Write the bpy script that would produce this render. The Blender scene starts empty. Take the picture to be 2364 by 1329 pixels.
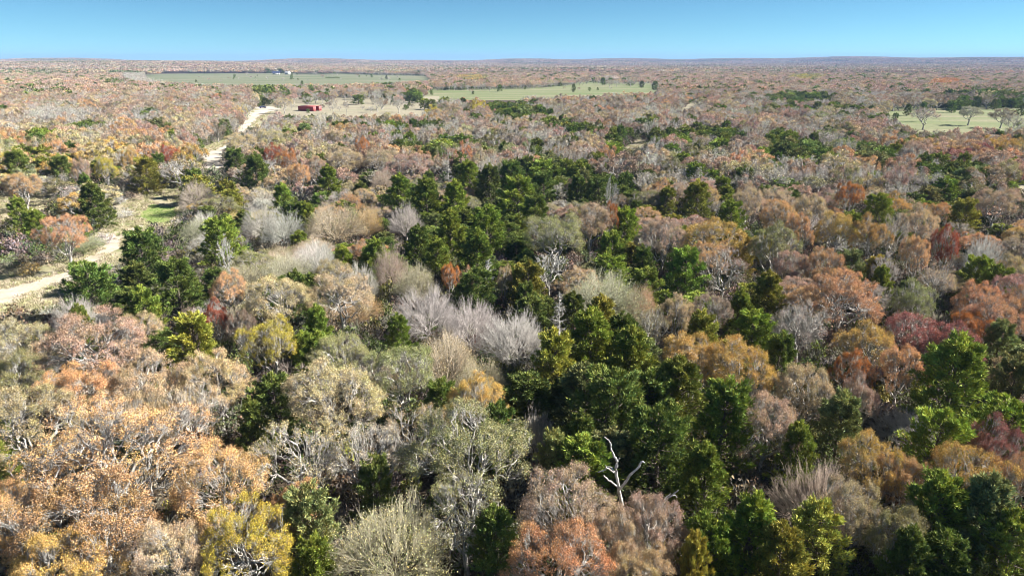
import bpy, math, random
import numpy as np
from mathutils import Vector

# ------------------------------------------------------------------ camera, sky, sun, exposure
sc = bpy.context.scene
CAM_H, PITCH, FPX, CX, CY = 30.0, math.radians(18.4), 1576.0, 1182.0, 664.5
cam_d = bpy.data.cameras.new("camera")
cam = bpy.data.objects.new("camera", cam_d)
sc.collection.objects.link(cam)
cam.location = (0, 0, CAM_H)
cam.rotation_euler = (math.radians(90) - PITCH, 0, 0)
cam_d.sensor_width = 36.0
cam_d.lens = 36.0 * FPX / 2364.0
cam_d.clip_start = 0.5
cam_d.clip_end = 40000
sc.camera = cam

SUN_AZ, SUN_EL = math.radians(84), math.radians(35)     # azimuth measured from +Y towards +X
world = bpy.data.worlds.new("World")
sc.world = world
world.use_nodes = True
wn = world.node_tree.nodes
wl = world.node_tree.links
wn.clear()
sky = wn.new("ShaderNodeTexSky")
sky.sky_type = 'NISHITA'
sky.sun_disc = False
sky.sun_elevation = SUN_EL
sky.sun_rotation = SUN_AZ
sky.altitude = 0
sky.air_density = 0.45
sky.dust_density = 0.0
sky.ozone_density = 5.5
wbg = wn.new("ShaderNodeBackground")
wbg.inputs[1].default_value = 0.05
wo = wn.new("ShaderNodeOutputWorld")
wtint = wn.new("ShaderNodeMix")
wtint.data_type = 'RGBA'
wtint.blend_type = 'MULTIPLY'
wtint.inputs[0].default_value = 1.0
wtint.inputs[7].default_value = (0.76, 1.06, 0.91, 1)
wl.new(sky.outputs[0], wtint.inputs[6])
wl.new(wtint.outputs[2], wbg.inputs[0])
wl.new(wbg.outputs[0], wo.inputs[0])

sun_d = bpy.data.lights.new("sun", 'SUN')
sun_d.energy = 5.0
sun_d.angle = math.radians(0.5)
sun_d.color = (1.0, 0.95, 0.87)
sun = bpy.data.objects.new("sun", sun_d)
sc.collection.objects.link(sun)
sv = Vector((math.sin(SUN_AZ) * math.cos(SUN_EL), math.cos(SUN_AZ) * math.cos(SUN_EL), math.sin(SUN_EL)))
sun.rotation_euler = sv.to_track_quat('Z', 'Y').to_euler()
sun.location = (0, 0, 200)

sc.view_settings.view_transform = 'Standard'
sc.view_settings.look = 'None'
sc.view_settings.gamma = 1
sc.view_settings.use_curve_mapping = False
sc.view_settings.exposure = 1.42
sc.render.engine = 'CYCLES'
sc.cycles.max_bounces = 5
sc.cycles.diffuse_bounces = 1
sc.cycles.transmission_bounces = 3
sc.cycles.glossy_bounces = 2
sc.cycles.volume_bounces = 0
sc.cycles.use_denoising = True
sc.cycles.filter_width = 0.95
sc.cycles.caustics_reflective = False
sc.cycles.caustics_refractive = False

R = np.random.RandomState(7)
rnd = random.Random(7)
COL = sc.collection


# ------------------------------------------------------------------ picture <-> ground
cp, sp = math.cos(PITCH), math.sin(PITCH)


def ray(px, py):
    x, y = (px - CX) / FPX, (CY - py) / FPX
    return (x, cp + y * sp, -sp + y * cp)


def at(px, py, z=0.0):
    d = ray(px, py)
    t = (z - CAM_H) / d[2]
    return (d[0] * t, d[1] * t, z)


def proj(x, y, z):
    """world -> photo pixels (arrays allowed)"""
    dz = z - CAM_H
    depth = y * cp - dz * sp
    up = y * sp + dz * cp
    return CX + FPX * x / depth, CY - FPX * up / depth, depth


# ------------------------------------------------------------------ materials
def new_mat(name):
    m = bpy.data.materials.new(name)
    m.use_nodes = True
    m.node_tree.nodes.clear()
    return m, m.node_tree.nodes, m.node_tree.links


def mixrgb(n, l, blend, fac, a, b):
    x = n.new("ShaderNodeMix")
    x.data_type = 'RGBA'
    x.blend_type = blend
    for sock, v in ((x.inputs[0], fac), (x.inputs[6], a), (x.inputs[7], b)):
        if isinstance(v, (int, float)):
            sock.default_value = v
        elif isinstance(v, tuple):
            sock.default_value = (*v, 1) if len(v) == 3 else v
        else:
            l.new(v, sock)
    return x.outputs[2]


def noise(n, l, scale, detail=4, coord=None, rough=0.55, out=0):
    t = n.new("ShaderNodeTexNoise")
    t.inputs['Scale'].default_value = scale
    t.inputs['Detail'].default_value = detail
    t.inputs['Roughness'].default_value = rough
    if coord is not None:
        l.new(coord, t.inputs['Vector'])
    return t.outputs[out]


def ramp(n, l, fac, stops):
    r = n.new("ShaderNodeValToRGB")
    els = r.color_ramp.elements
    els[0].position, els[0].color = stops[0][0], (*stops[0][1], 1)
    els[1].position, els[1].color = stops[-1][0], (*stops[-1][1], 1)
    for p, c in stops[1:-1]:
        e = els.new(p)
        e.color = (*c, 1)
    l.new(fac, r.inputs[0])
    return r.outputs[0]


def leaf_material(name, transl, rough, drift, drift_amt, gloss=0.25):
    """leaf colour = the tree's own colour x the leaf's own variation, drifting a little across the crown"""
    m, n, l = new_mat(name)
    a = n.new("ShaderNodeAttribute"); a.attribute_type = 'INSTANCER'; a.attribute_name = "color"
    v = n.new("ShaderNodeAttribute"); v.attribute_type = 'GEOMETRY'; v.attribute_name = "leafvar"
    c = mixrgb(n, l, 'MULTIPLY', 1.0, a.outputs['Color'], v.outputs['Color'])
    tc = n.new("ShaderNodeTexCoord")
    nz = noise(n, l, 0.42, 2, tc.outputs['Object'])
    mp = n.new("ShaderNodeMapRange")
    mp.inputs[1].default_value, mp.inputs[2].default_value = 0.45, 0.68
    mp.inputs[4].default_value = drift_amt
    l.new(nz, mp.inputs[0])
    c = mixrgb(n, l, 'MULTIPLY', mp.outputs[0], c, drift)
    p = n.new("ShaderNodeBsdfPrincipled")
    p.inputs['Roughness'].default_value = rough
    p.inputs['Specular IOR Level'].default_value = gloss
    l.new(c, p.inputs['Base Color'])
    t = n.new("ShaderNodeBsdfTranslucent")
    l.new(c, t.inputs[0])
    mx = n.new("ShaderNodeMixShader")
    mx.inputs[0].default_value = transl
    l.new(p.outputs[0], mx.inputs[1]); l.new(t.outputs[0], mx.inputs[2])
    o = n.new("ShaderNodeOutputMaterial")
    l.new(mx.outputs[0], o.inputs[0])
    return m


M_LEAF = leaf_material("oak_leaf", 0.12, 0.7, (0.86, 0.98, 0.72), 0.75)
M_CEDAR = leaf_material("cedar_spray", 0.12, 0.75, (1.25, 1.02, 0.85), 0.8, 0.15)


def bark_material(name, c1, c2, scale, tint=False):
    m, n, l = new_mat(name)
    tc = n.new("ShaderNodeTexCoord")
    nz = noise(n, l, scale, 5, tc.outputs['Object'], 0.65)
    c = ramp(n, l, nz, [(0.35, c1), (0.62, c2)])
    if tint:      # twigs take some of the colour of their own tree
        a = n.new("ShaderNodeAttribute"); a.attribute_type = 'INSTANCER'; a.attribute_name = "color"
        c = mixrgb(n, l, 'MULTIPLY', 1.0, c, mixrgb(n, l, 'MIX', 0.42, a.outputs['Color'], (0.92, 0.87, 0.79)))
    p = n.new("ShaderNodeBsdfPrincipled")
    p.inputs['Roughness'].default_value = 0.9
    p.inputs['Specular IOR Level'].default_value = 0.2
    l.new(c, p.inputs['Base Color'])
    b = n.new("ShaderNodeBump")
    b.inputs['Strength'].default_value = 0.5
    b.inputs['Distance'].default_value = 0.05
    l.new(noise(n, l, scale * 3, 4, tc.outputs['Object']), b.inputs['Height'])
    l.new(b.outputs[0], p.inputs['Normal'])
    o = n.new("ShaderNodeOutputMaterial")
    l.new(p.outputs[0], o.inputs[0])
    return m


M_BARK = bark_material("lichened_oak_bark", (0.16, 0.145, 0.13), (0.66, 0.63, 0.58), 2.2)
M_TWIG = bark_material("pale_twig_bark", tint=True, c1=(0.50, 0.50, 0.49), c2=(0.95, 0.93, 0.90), scale=1.4)
M_CBARK = bark_material("cedar_bark", (0.09, 0.065, 0.05), (0.24, 0.20, 0.17), 3.0)
M_DEAD = bark_material("weathered_dead_wood", (0.30, 0.28, 0.25), (0.66, 0.64, 0.60), 3.5)


# ------------------------------------------------------------------ mesh building
def make_mesh(name, blocks, mats):
    """blocks: list of (V (n,3), F (m,4) quads, material index, leafvar (n,3) or None)"""
    Vs, Fs, Ms, Cs = [], [], [], []
    off = 0
    for V, F, mi, cv in blocks:
        Vs.append(V); Fs.append(F + off); Ms.append(np.full(len(F), mi, np.int32))
        Cs.append(cv if cv is not None else np.ones((len(V), 3)))
        off += len(V)
    V = np.concatenate(Vs).astype(np.float32); F = np.concatenate(Fs).astype(np.int32)
    Mi = np.concatenate(Ms); C = np.concatenate(Cs).astype(np.float32)
    me = bpy.data.meshes.new(name)
    me.vertices.add(len(V)); me.vertices.foreach_set("co", V.ravel())
    me.loops.add(F.size); me.loops.foreach_set("vertex_index", F.ravel())
    me.polygons.add(len(F))
    me.polygons.foreach_set("loop_start", np.arange(0, F.size, 4, dtype=np.int32))
    me.polygons.foreach_set("material_index", Mi)
    for m in mats:
        me.materials.append(m)
    at_ = me.attributes.new("leafvar", 'FLOAT_COLOR', 'POINT')
    at_.data.foreach_set("color", np.concatenate([C, np.ones((len(C), 1), np.float32)], 1).ravel())
    me.update(calc_edges=True)
    return me


def tubes(P, rad, sides):
    """P (B,n,3) polylines, rad (B,n) -> V, F"""
    B, n, _ = P.shape
    T = np.gradient(P, axis=1)
    T /= np.linalg.norm(T, axis=2, keepdims=True) + 1e-9
    ref = np.where(np.abs(T[:, :1, 2:3]) > 0.9, np.array([1.0, 0, 0]), np.array([0, 0, 1.0]))
    ref = np.repeat(ref, n, 1)
    U = np.cross(T, ref); U /= np.linalg.norm(U, axis=2, keepdims=True) + 1e-9
    W = np.cross(T, U)
    a = np.arange(sides) * 2 * np.pi / sides
    V = P[:, :, None, :] + rad[:, :, None, None] * (np.cos(a)[None, None, :, None] * U[:, :, None, :] + np.sin(a)[None, None, :, None] * W[:, :, None, :])
    idx = np.arange(B * n * sides).reshape(B, n, sides)
    a0 = idx[:, :-1, :]; b0 = np.roll(a0, -1, axis=2)
    a1 = idx[:, 1:, :]; b1 = np.roll(a1, -1, axis=2)
    F = np.stack([a0, b0, b1, a1], -1).reshape(-1, 4)
    return V.reshape(-1, 3), F


def wiggly(S, E, n, amp, rs, sag=0.0):
    """(B,3) starts and ends -> (B,n,3) crooked polylines"""
    B = len(S)
    t = np.linspace(0, 1, n)[None, :, None]
    L = np.linalg.norm(E - S, axis=1)[:, None, None]
    P = S[:, None, :] * (1 - t) + E[:, None, :] * t
    off = rs.normal(size=(B, n, 3)) * amp * L
    off[:, 0] = 0; off[:, -1] = 0
    low = rs.normal(size=(B, 1, 3)) * amp * L * 1.2 * np.sin(np.pi * t)
    P = P + off * 0.6 + low
    P[:, :, 2] += (sag * L * np.sin(np.pi * t))[:, :, 0]
    return P


def kmeans(X, k, rs):
    k = min(k, len(X))
    c = X[rs.choice(len(X), k, replace=False)]
    for _ in range(5):
        lab = np.argmin(((X[:, None] - c[None]) ** 2).sum(2), 1)
        for i in range(k):
            if (lab == i).any():
                c[i] = X[lab == i].mean(0)
    return lab, k


def skeleton(tips, root, ks, pulls, jit, rs):
    """hierarchical branching from root to every tip; returns segs per level: (S, E, nS, nE)"""
    levels = [[] for _ in range(len(ks) + 1)]

    def rec(P, idx, lev):
        if lev == len(ks) or len(idx) <= 3:
            for i in idx:
                levels[-1].append((P, tips[i], 1.6, 1.0))
            return
        lab, k = kmeans(tips[idx], ks[lev], rs)
        for j in range(k):
            sub = idx[lab == j]
            if len(sub) == 0:
                continue
            C = tips[sub].mean(0)
            N = P + (C - P) * pulls[lev]
            N = N + rs.normal(size=3) * jit * np.linalg.norm(C - P)
            levels[lev].append((P, N, max(len(sub), 2) ** 1.0, max(len(sub) * 0.7, 1.6)))
            rec(N, sub, lev + 1)
    rec(root, np.arange(len(tips)), 0)
    return levels


def wood_blocks(levels, rt, ex, npts, sides, amp, rs, mi, sag=0.0):
    out = []
    for lv, n, s in zip(levels, npts, sides):
        if not lv:
            continue
        S = np.array([a[0] for a in lv]); E = np.array([a[1] for a in lv])
        nS = np.array([a[2] for a in lv]); nE = np.array([a[3] for a in lv])
        P = wiggly(S, E, n, amp, rs, sag)
        r0 = rt * nS ** ex; r1 = rt * nE ** ex
        t = np.linspace(0, 1, n)[None]
        rad = r0[:, None] * (1 - t) + r1[:, None] * t
        if lv is levels[-1]:
            rad[:, -1] *= 0.35
        V, F = tubes(P, rad, s)
        out.append((V, F, mi, None))
    return out


def leaves(centers, per, spread, size, rs, mi, up=0.6, var=0.30, hue=0.09, aspect=0.62):
    """clusters of small folded leaf faces round every centre"""
    B = len(centers)
    C = np.repeat(centers, per, 0) + rs.normal(size=(B * per, 3)) * np.array([spread, spread, spread * 0.75])
    N = len(C)
    d = rs.normal(size=(N, 3)); d[:, 2] += 0.1; d /= np.linalg.norm(d, axis=1, keepdims=True)
    q = rs.normal(size=(N, 3)); q[:, 2] += up
    s = np.cross(d, q); s /= np.linalg.norm(s, axis=1, keepdims=True) + 1e-9
    nrm = np.cross(s, d)
    L = (size * (0.65 + 0.7 * rs.rand(N)))[:, None]
    w = L * aspect * 0.5
    V = np.stack([C - d * L * 0.5, C + s * w + nrm * L * 0.1, C + d * L * 0.5, C - s * w + nrm * L * 0.1], 1).reshape(-1, 3)
    F = np.arange(N * 4).reshape(N, 4)
    cl = 1 + rs.normal(size=(B, 1)) * var * 0.6
    val = np.repeat(cl, per, 0) * (1 + rs.normal(size=(N, 1)) * var)
    hu = rs.normal(size=(N, 1)) * hue
    col = np.clip(np.concatenate([val * (1 + hu), val, val * (1 - hu * 1.5)], 1), 0.25, 1.8)
    return (V, F, mi, np.repeat(col, 4, 0))


def lobed_tips(n, rx, rz, zc, nl, rs, low=-0.25, lobe=0.38, shell=0.55, clump=0.36):
    """points through the billowing outer shell of a broad crown"""
    az = np.arange(nl) * 2.39996 + rs.rand() * 6
    ct = 1 - (np.arange(nl) + 0.5) / nl * (1 - low)            # cos of polar angle from the top
    st = np.sqrt(np.clip(1 - ct ** 2, 0, 1))
    f = 0.72 * (1 + rs.normal(size=nl) * 0.16)
    Cn = np.stack([np.cos(az) * st * rx * f, np.sin(az) * st * rx * f, zc + ct * rz * f], 1)
    Cn += rs.normal(size=(nl, 3)) * 0.06 * rx
    which = rs.randint(0, nl, n)
    d = rs.normal(size=(n, 3))
    out = (Cn - np.array([0, 0, zc])) / np.array([rx, rx, rz])
    d += out[which] * 1.6
    d[:, 2] += 0.55
    d /= np.linalg.norm(d, axis=1, keepdims=True)
    r = lobe * rx * (shell + (1 - shell) * rs.rand(n)) * (0.8 + 0.5 * rs.rand(nl))[which]
    T = Cn[which] + d * r[:, None] * np.array([1, 1, 0.8])
    if n > 150:       # twigs gather in tufts with gaps between them
        c = T[rs.choice(n, n // 7, replace=False)]
        T += (c[np.argmin(((T[:, None] - c[None]) ** 2).sum(2), 1)] - T) * clump * (0.6 + 0.6 * rs.rand(n, 1))
    return T


# ------------------------------------------------------------------ tree kinds (unit crown radius 5 m for oaks, bare trees; 2.6 m for cedars)
def oak(seed, n_tip=900, per=32, leaf=0.102, spread=0.17, rx=5.0, rz=3.0, zc=5.4, nl=15, sides=(6, 5, 4, 3), npts=(7, 6, 5, 5), frac=1.0, rt=0.017):
    rs = np.random.RandomState(seed)
    tips = lobed_tips(n_tip, rx, rz, zc, nl, rs)
    th = 1.6 + rs.rand() * 0.8
    root = np.array([rs.normal() * 0.3, rs.normal() * 0.3, th])
    ks = (6, 5, 5) if len(sides) == 4 else (6, 5)
    lv = skeleton(tips, root, ks, (0.50, 0.55, 0.55), 0.10, rs)
    wood = wood_blocks(lv, rt, 0.40, npts, sides, 0.085, rs, 0, 0.03)
    rtk = rt * n_tip ** 0.42
    P = np.array([[[0, 0, -0.4], [0.02, 0, 0.25], [root[0] * 0.4, root[1] * 0.5, th * 0.5], root + np.array([0, 0, 0.15])]])
    V, F = tubes(P, np.array([[rtk * 1.7, rtk * 1.25, rtk, rtk * 0.95]]), max(sides[0], 4))
    wood.append((V, F, 0, None))
    lt = tips if frac >= 1 else tips[rs.rand(len(tips)) < frac]
    lf = [leaves(lt, per, spread, leaf, rs, 1)] if len(lt) else []
    return wood, lf


def bare(seed, n_tip=560, rx=4.3, h=6.7, open_=1.5, low=0.15, twig=3, leafy=0.0, sides=(5, 4, 3, 3), npts=(5, 5, 4, 4), rt=0.013, stems=1):
    """vase-shaped leafless tree ending in a haze of fine pale twigs"""
    rs = np.random.RandomState(seed)
    a = rs.rand(n_tip) * 2 * np.pi
    c = 1 - rs.rand(n_tip) ** 0.8 * (1 - math.cos(open_))
    s = np.sqrt(1 - c * c)
    wob = 1 + 0.13 * np.sin(a * 3 + rs.rand() * 6) + 0.08 * np.sin(a * 5 + rs.rand() * 6)
    r = (0.62 + 0.38 * rs.rand(n_tip) ** 0.6) * wob
    z0 = h * low
    tips = np.stack([np.cos(a) * s * r * rx * 1.05, np.sin(a) * s * r * rx * 1.05, z0 + (h - z0) * (c * 0.95 + 0.05) * r], 1)
    root = np.array([0, 0, z0])
    ks = (7, 5, 4) if len(sides) == 4 else (7, 5)
    lv = skeleton(tips, root, ks, (0.36, 0.42, 0.5), 0.03, rs)
    wood = wood_blocks(lv, rt, 0.44, npts, sides, 0.035, rs, 0, 0.02)
    if twig:
        D = tips - np.array([e[0] for e in lv[-1]])[:len(tips)] if False else tips - root
        D /= np.linalg.norm(D, axis=1, keepdims=True)
        S = np.repeat(tips, twig, 0) - np.repeat(D, twig, 0) * (rs.rand(n_tip * twig, 1) * 0.9)
        dd = np.repeat(D, twig, 0) + rs.normal(size=(n_tip * twig, 3)) * 0.42
        dd[:, 2] += 0.25
        dd /= np.linalg.norm(dd, axis=1, keepdims=True)
        E = S + dd * (0.45 + 0.55 * rs.rand(n_tip * twig, 1))
        P = wiggly(S, E, 3, 0.05, rs)
        V, F = tubes(P, np.tile(np.array([[rt * 0.8, rt * 0.6, rt * 0.2]]), (len(P), 1)), 3)
        wood.append((V, F, 0, None))
    rtk = rt * n_tip ** 0.46
    P = np.array([[[0, 0, -0.4], [0, 0, z0 * 0.5], [0, 0, z0 + 0.1]]])
    V, F = tubes(P, np.array([[rtk * 1.4, rtk, rtk * 0.9]]), 5)
    wood.append((V, F, 0, None))
    lf = []
    if leafy > 0:
        lt = tips[rs.rand(n_tip) < leafy]
        lf = [leaves(lt, 14, 0.30, 0.095, rs, 1)]
    return wood, lf


def cedar(seed, nb=72, tufts=30, per=8, leaf=0.30, rx=2.6, h=8.2, cone=0.62, base=0.07, full=1.0, width=0.27):
    """dense conical-ovoid evergreen of feathery up-swept sprays"""
    rs = np.random.RandomState(seed)
    lead = rs.normal(size=2) * 0.25
    Cn, Ln, Wd, O = [], [], [], []
    for i in range(nb):
        t = (i + 0.5) / nb
        z = base + (1 - base) * (1 - (1 - t) ** 1.35) * 0.90
        rr = rx * min(1.0, (1.02 - z) ** cone * 1.12) * min(1.0, 0.62 + z * 2.2) * (1 + rs.normal() * 0.16)
        az = i * 2.39996 + rs.normal() * 0.35
        up = 0.30 + 0.75 * z + rs.normal() * 0.12
        o_ = np.array([math.cos(az), math.sin(az), up]); o_ /= np.linalg.norm(o_)
        L_ = max(0.75, rr * (0.62 + 0.25 * rs.rand()))
        tip = np.array([math.cos(az) * rr + lead[0] * z, math.sin(az) * rr + lead[1] * z, z * h + up * 0.35 * L_])
        Cn.append(tip - o_ * L_); Ln.append(L_); Wd.append(0.20 * rx * (0.45 + 0.6 * rr / rx) * (0.75 + 0.6 * rs.rand())); O.append(o_)
    Cn.append(np.array([lead[0], lead[1], h * 0.84])); Ln.append(h * 0.17); Wd.append(0.15 * rx); O.append(np.array([0, 0, 1.0]))
    Cn, Ln, Wd, O = np.array(Cn), np.array(Ln), np.array(Wd), np.array(O)
    N = len(Cn)
    k = np.repeat(np.arange(N), tufts)
    u = rs.rand(len(k)) ** 0.75
    d = rs.normal(size=(len(k), 3)); d[:, 2] += 0.45
    d /= np.linalg.norm(d, axis=1, keepdims=True)
    wid = Wd[k] * (1.15 - 0.85 * u) * (0.55 + 0.55 * rs.rand(len(k)))
    P = Cn[k] + O[k] * (Ln[k] * u)[:, None] + d * wid[:, None]
    dirn = d * 0.45 + O[k] * 0.9 + np.array([0, 0, 0.25])
    dirn /= np.linalg.norm(dirn, axis=1, keepdims=True)
    if full < 1:
        keep = rs.rand(len(P)) < full
        P, dirn, k, u = P[keep], dirn[keep], k[keep], u[keep]
    n = len(P) * per
    D = np.repeat(dirn, per, 0) + rs.normal(size=(n, 3)) * 0.42
    D /= np.linalg.norm(D, axis=1, keepdims=True)
    C = np.repeat(P, per, 0) + rs.normal(size=(n, 3)) * 0.10 * leaf / 0.4
    q = rs.normal(size=(n, 3))
    s = np.cross(D, q); s /= np.linalg.norm(s, axis=1, keepdims=True) + 1e-9
    nr = np.cross(s, D)
    L = (leaf * (0.6 + 0.8 * rs.rand(n)))[:, None]
    w = L * width * 0.5
    V = np.stack([C, C + D * L * 0.45 + s * w + nr * L * .06, C + D * L, C + D * L * 0.45 - s * w + nr * L * .06], 1).reshape(-1, 3)
    F = np.arange(n * 4).reshape(n, 4)
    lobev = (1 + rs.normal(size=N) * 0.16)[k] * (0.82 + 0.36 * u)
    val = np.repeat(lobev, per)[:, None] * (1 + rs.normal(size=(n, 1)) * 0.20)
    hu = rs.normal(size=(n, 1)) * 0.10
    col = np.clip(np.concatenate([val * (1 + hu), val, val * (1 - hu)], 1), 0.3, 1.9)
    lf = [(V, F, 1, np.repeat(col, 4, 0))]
    # trunk and boughs
    T = np.array([[[0, 0, -0.3], [0, 0, h * 0.3], [lead[0] * .5, lead[1] * .5, h * 0.62], [lead[0], lead[1], h * 0.93]]])
    V1, F1 = tubes(T, np.array([[0.19, 0.13, 0.08, 0.02]]), 6)
    S = np.stack([lead[0] * Cn[:, 2] / h, lead[1] * Cn[:, 2] / h, np.clip(Cn[:, 2] - 0.3, 0.2, h * 0.9)], 1)
    Pb = wiggly(S, Cn + O * Ln[:, None] * 0.85, 4, 0.04, rs)
    V2, F2 = tubes(Pb, np.tile(np.array([[0.05, 0.04, 0.03, 0.012]]), (N, 1)), 3)
    return [(V1, F1, 0, None), (V2, F2, 0, None)], lf


def bush(seed, rx=1.3, h=1.8, n_tip=150, leafy=0.5, leaf=0.12, per=5):
    rs = np.random.RandomState(seed)
    a = rs.rand(n_tip) * 2 * np.pi
    c = 1 - rs.rand(n_tip) * 0.85
    s = np.sqrt(1 - c * c)
    r = 0.55 + 0.45 * rs.rand(n_tip)
    tips = np.stack([np.cos(a) * s * r * rx, np.sin(a) * s * r * rx, 0.12 + h * c * r], 1)
    lv = skeleton(tips, np.array([0, 0, 0.05]), (7, 4), (0.4, 0.5), 0.06, rs)
    wood = wood_blocks(lv, 0.012, 0.4, (4, 4, 4), (3, 3, 3), 0.07, rs, 0)
    lt = tips[rs.rand(n_tip) < leafy]
    lf = [leaves(lt, per, 0.12, leaf, rs, 1)] if len(lt) else []
    return wood, lf


def spire(seed, h=8.2, n=70):
    """dead conifer: a bare pole with drooping side branches"""
    rs = np.random.RandomState(seed)
    z = 1.5 + (h - 1.7) * rs.rand(n) ** 0.9
    az = rs.rand(n) * 6.283
    L = 2.1 * (1.05 - z / h) + 0.25
    S = np.stack([np.zeros(n), np.zeros(n), z], 1)
    d = np.stack([np.cos(az), np.sin(az), rs.normal(size=n) * 0.25 + 0.25], 1)
    E = S + d * (L * (0.6 + 0.5 * rs.rand(n)))[:, None]
    V1, F1 = tubes(wiggly(S, E, 5, 0.09, rs), np.tile(np.array([[0.05, 0.042, 0.034, 0.026, 0.012]]), (n, 1)), 4)
    k = np.repeat(np.arange(n), 3)
    S2 = S[k] + (E - S)[k] * (0.4 + 0.55 * rs.rand(3 * n, 1))
    E2 = S2 + (d[k] + rs.normal(size=(3 * n, 3)) * 0.7) * (L[k] * 0.32)[:, None]
    V2, F2 = tubes(wiggly(S2, E2, 3, 0.08, rs), np.tile(np.array([[0.026, 0.02, 0.008]]), (3 * n, 1)), 3)
    V3, F3 = tubes(np.array([[[0, 0, -0.3], [0.05, 0, h * 0.4], [-0.04, 0.05, h * 0.75], [0, 0, h]]]), np.array([[0.17, 0.13, 0.08, 0.015]]), 6)
    return [(V1, F1, 0, None), (V2, F2, 0, None), (V3, F3, 0, None)], []


OAK_MATS = [M_BARK, M_LEAF]
BARE_MATS = [M_TWIG, M_LEAF]
CED_MATS = [M_CBARK, M_CEDAR]


def pair(name, wl_, mats):
    """trunk mesh and crown mesh for trees that are objects with parts"""
    wood, lf = wl_
    a = make_mesh(name + "_wood", [(V, F, 0, c) for V, F, _, c in wood], [mats[0]])
    b = make_mesh(name + "_leaves", [(V, F, 0, c) for V, F, _, c in lf], [mats[1]]) if lf else None
    return a, b


def joined(name, wl_, mats):
    return make_mesh(name, wl_[0] + wl_[1], mats)


NEAR = {
    'O': [pair("oak%d" % i, oak(100 + i, nl=17 + i % 4, rz=2.6 + 0.25 * (i % 4), n_tip=1050), OAK_MATS) for i in range(6)],
    'o': [pair("sparse_oak%d" % i, oak(120 + i, n_tip=620, per=12, leaf=0.11, frac=0.75, rt=0.020), OAK_MATS) for i in range(3)],
    'B': [pair("bare%d" % i, bare(140 + i, open_=(1.5, 1.55, 1.35)[i % 3], n_tip=950, twig=6, rt=0.011), BARE_MATS) for i in range(3)],
    'b': [pair("leafy_bare%d" % i, bare(150 + i, leafy=0.85, n_tip=900, open_=1.4, rt=0.010, twig=4), BARE_MATS) for i in range(2)],
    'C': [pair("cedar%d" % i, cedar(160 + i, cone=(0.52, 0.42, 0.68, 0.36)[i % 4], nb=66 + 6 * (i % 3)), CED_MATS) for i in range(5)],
    'D': [pair("gnarled%d" % i, oak(190 + i, n_tip=90, per=1, leaf=0.01, frac=0.0, rt=0.040, sides=(7, 6, 5, 4), rx=4.2, rz=3.6, zc=5.0), [M_DEAD, M_LEAF]) for i in range(2)],
    'P': [pair("dead_spire%d" % i, spire(195 + i), [M_DEAD, M_LEAF]) for i in range(2)],
    'S': [pair("bush%d" % i, bush(180 + i, leafy=(0.15, 0.8, 0.45)[i % 3]), BARE_MATS) for i in range(3)],
}
BIG = [pair("big_oak%d" % i, oak(250 + i, n_tip=1750, per=17, leaf=0.082, spread=0.10, nl=19, rz=2.3 + .3 * i, rt=0.0115), OAK_MATS) for i in range(2)]
MID = {
    'O': [pair("mid_oak%d" % i, oak(200 + i, n_tip=300, per=13, leaf=0.29, spread=0.24, sides=(4, 3, 3), npts=(4, 4, 3), rt=0.026, nl=11), OAK_MATS) for i in range(5)],
    'o': [pair("mid_sparse%d" % i, oak(210 + i, n_tip=230, per=4, leaf=0.30, spread=0.3, frac=0.65, sides=(4, 3, 3), npts=(4, 4, 4), rt=0.031), OAK_MATS) for i in range(3)],
    'B': [pair("mid_bare%d" % i, bare(220 + i, n_tip=260, twig=2, sides=(4, 3, 3), npts=(4, 3, 3), rt=0.024, open_=1.3), BARE_MATS) for i in range(2)],
    'b': [pair("mid_leafy%d" % i, bare(225 + i, n_tip=260, leafy=0.6, twig=1, sides=(4, 3, 3), npts=(4, 3, 3), rt=0.024, open_=1.3), BARE_MATS) for i in range(2)],
    'C': [pair("mid_cedar%d" % i, cedar(230 + i, nb=40, tufts=16, per=5, leaf=0.52, width=0.36, cone=(0.50, 0.38)[i % 2]), CED_MATS) for i in range(4)],
}
NEAR_H = {'O': 8.3, 'o': 8.3, 'B': 9.0, 'b': 9.0, 'C': 8.2, 'S': 1.9}
BASE_R = {'O': 5.0, 'o': 5.0, 'B': 4.2, 'b': 4.2, 'C': 2.6, 'S': 1.3, 'D': 4.2, 'P': 2.0}
ZC = {'O': 5.6, 'o': 5.6, 'B': 4.7, 'b': 4.7, 'C': 4.2, 'S': 1.0, 'D': 4.7, 'P': 4.6}


def far_oak(seed, per=3, n=110, leaf=0.72):
    rs = np.random.RandomState(seed)
    tips = lobed_tips(n, 4.6, 2.8, 5.3, 8, rs)
    lf = [leaves(tips, per, 0.45, leaf, rs, 1, var=0.16, aspect=0.75)]
    lv = [[(np.array([0, 0, 1.8]), tips[i] * 0.9, 5, 1) for i in range(0, n, 6)]]
    wood = wood_blocks(lv, 0.06, 0.4, (3,), (3,), 0.08, rs, 0)
    V, F = tubes(np.array([[[0, 0, -0.5], [0, 0, 2.0]]], float), np.array([[0.34, 0.26]]), 4)
    return wood + [(V, F, 0, None)], lf


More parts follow.
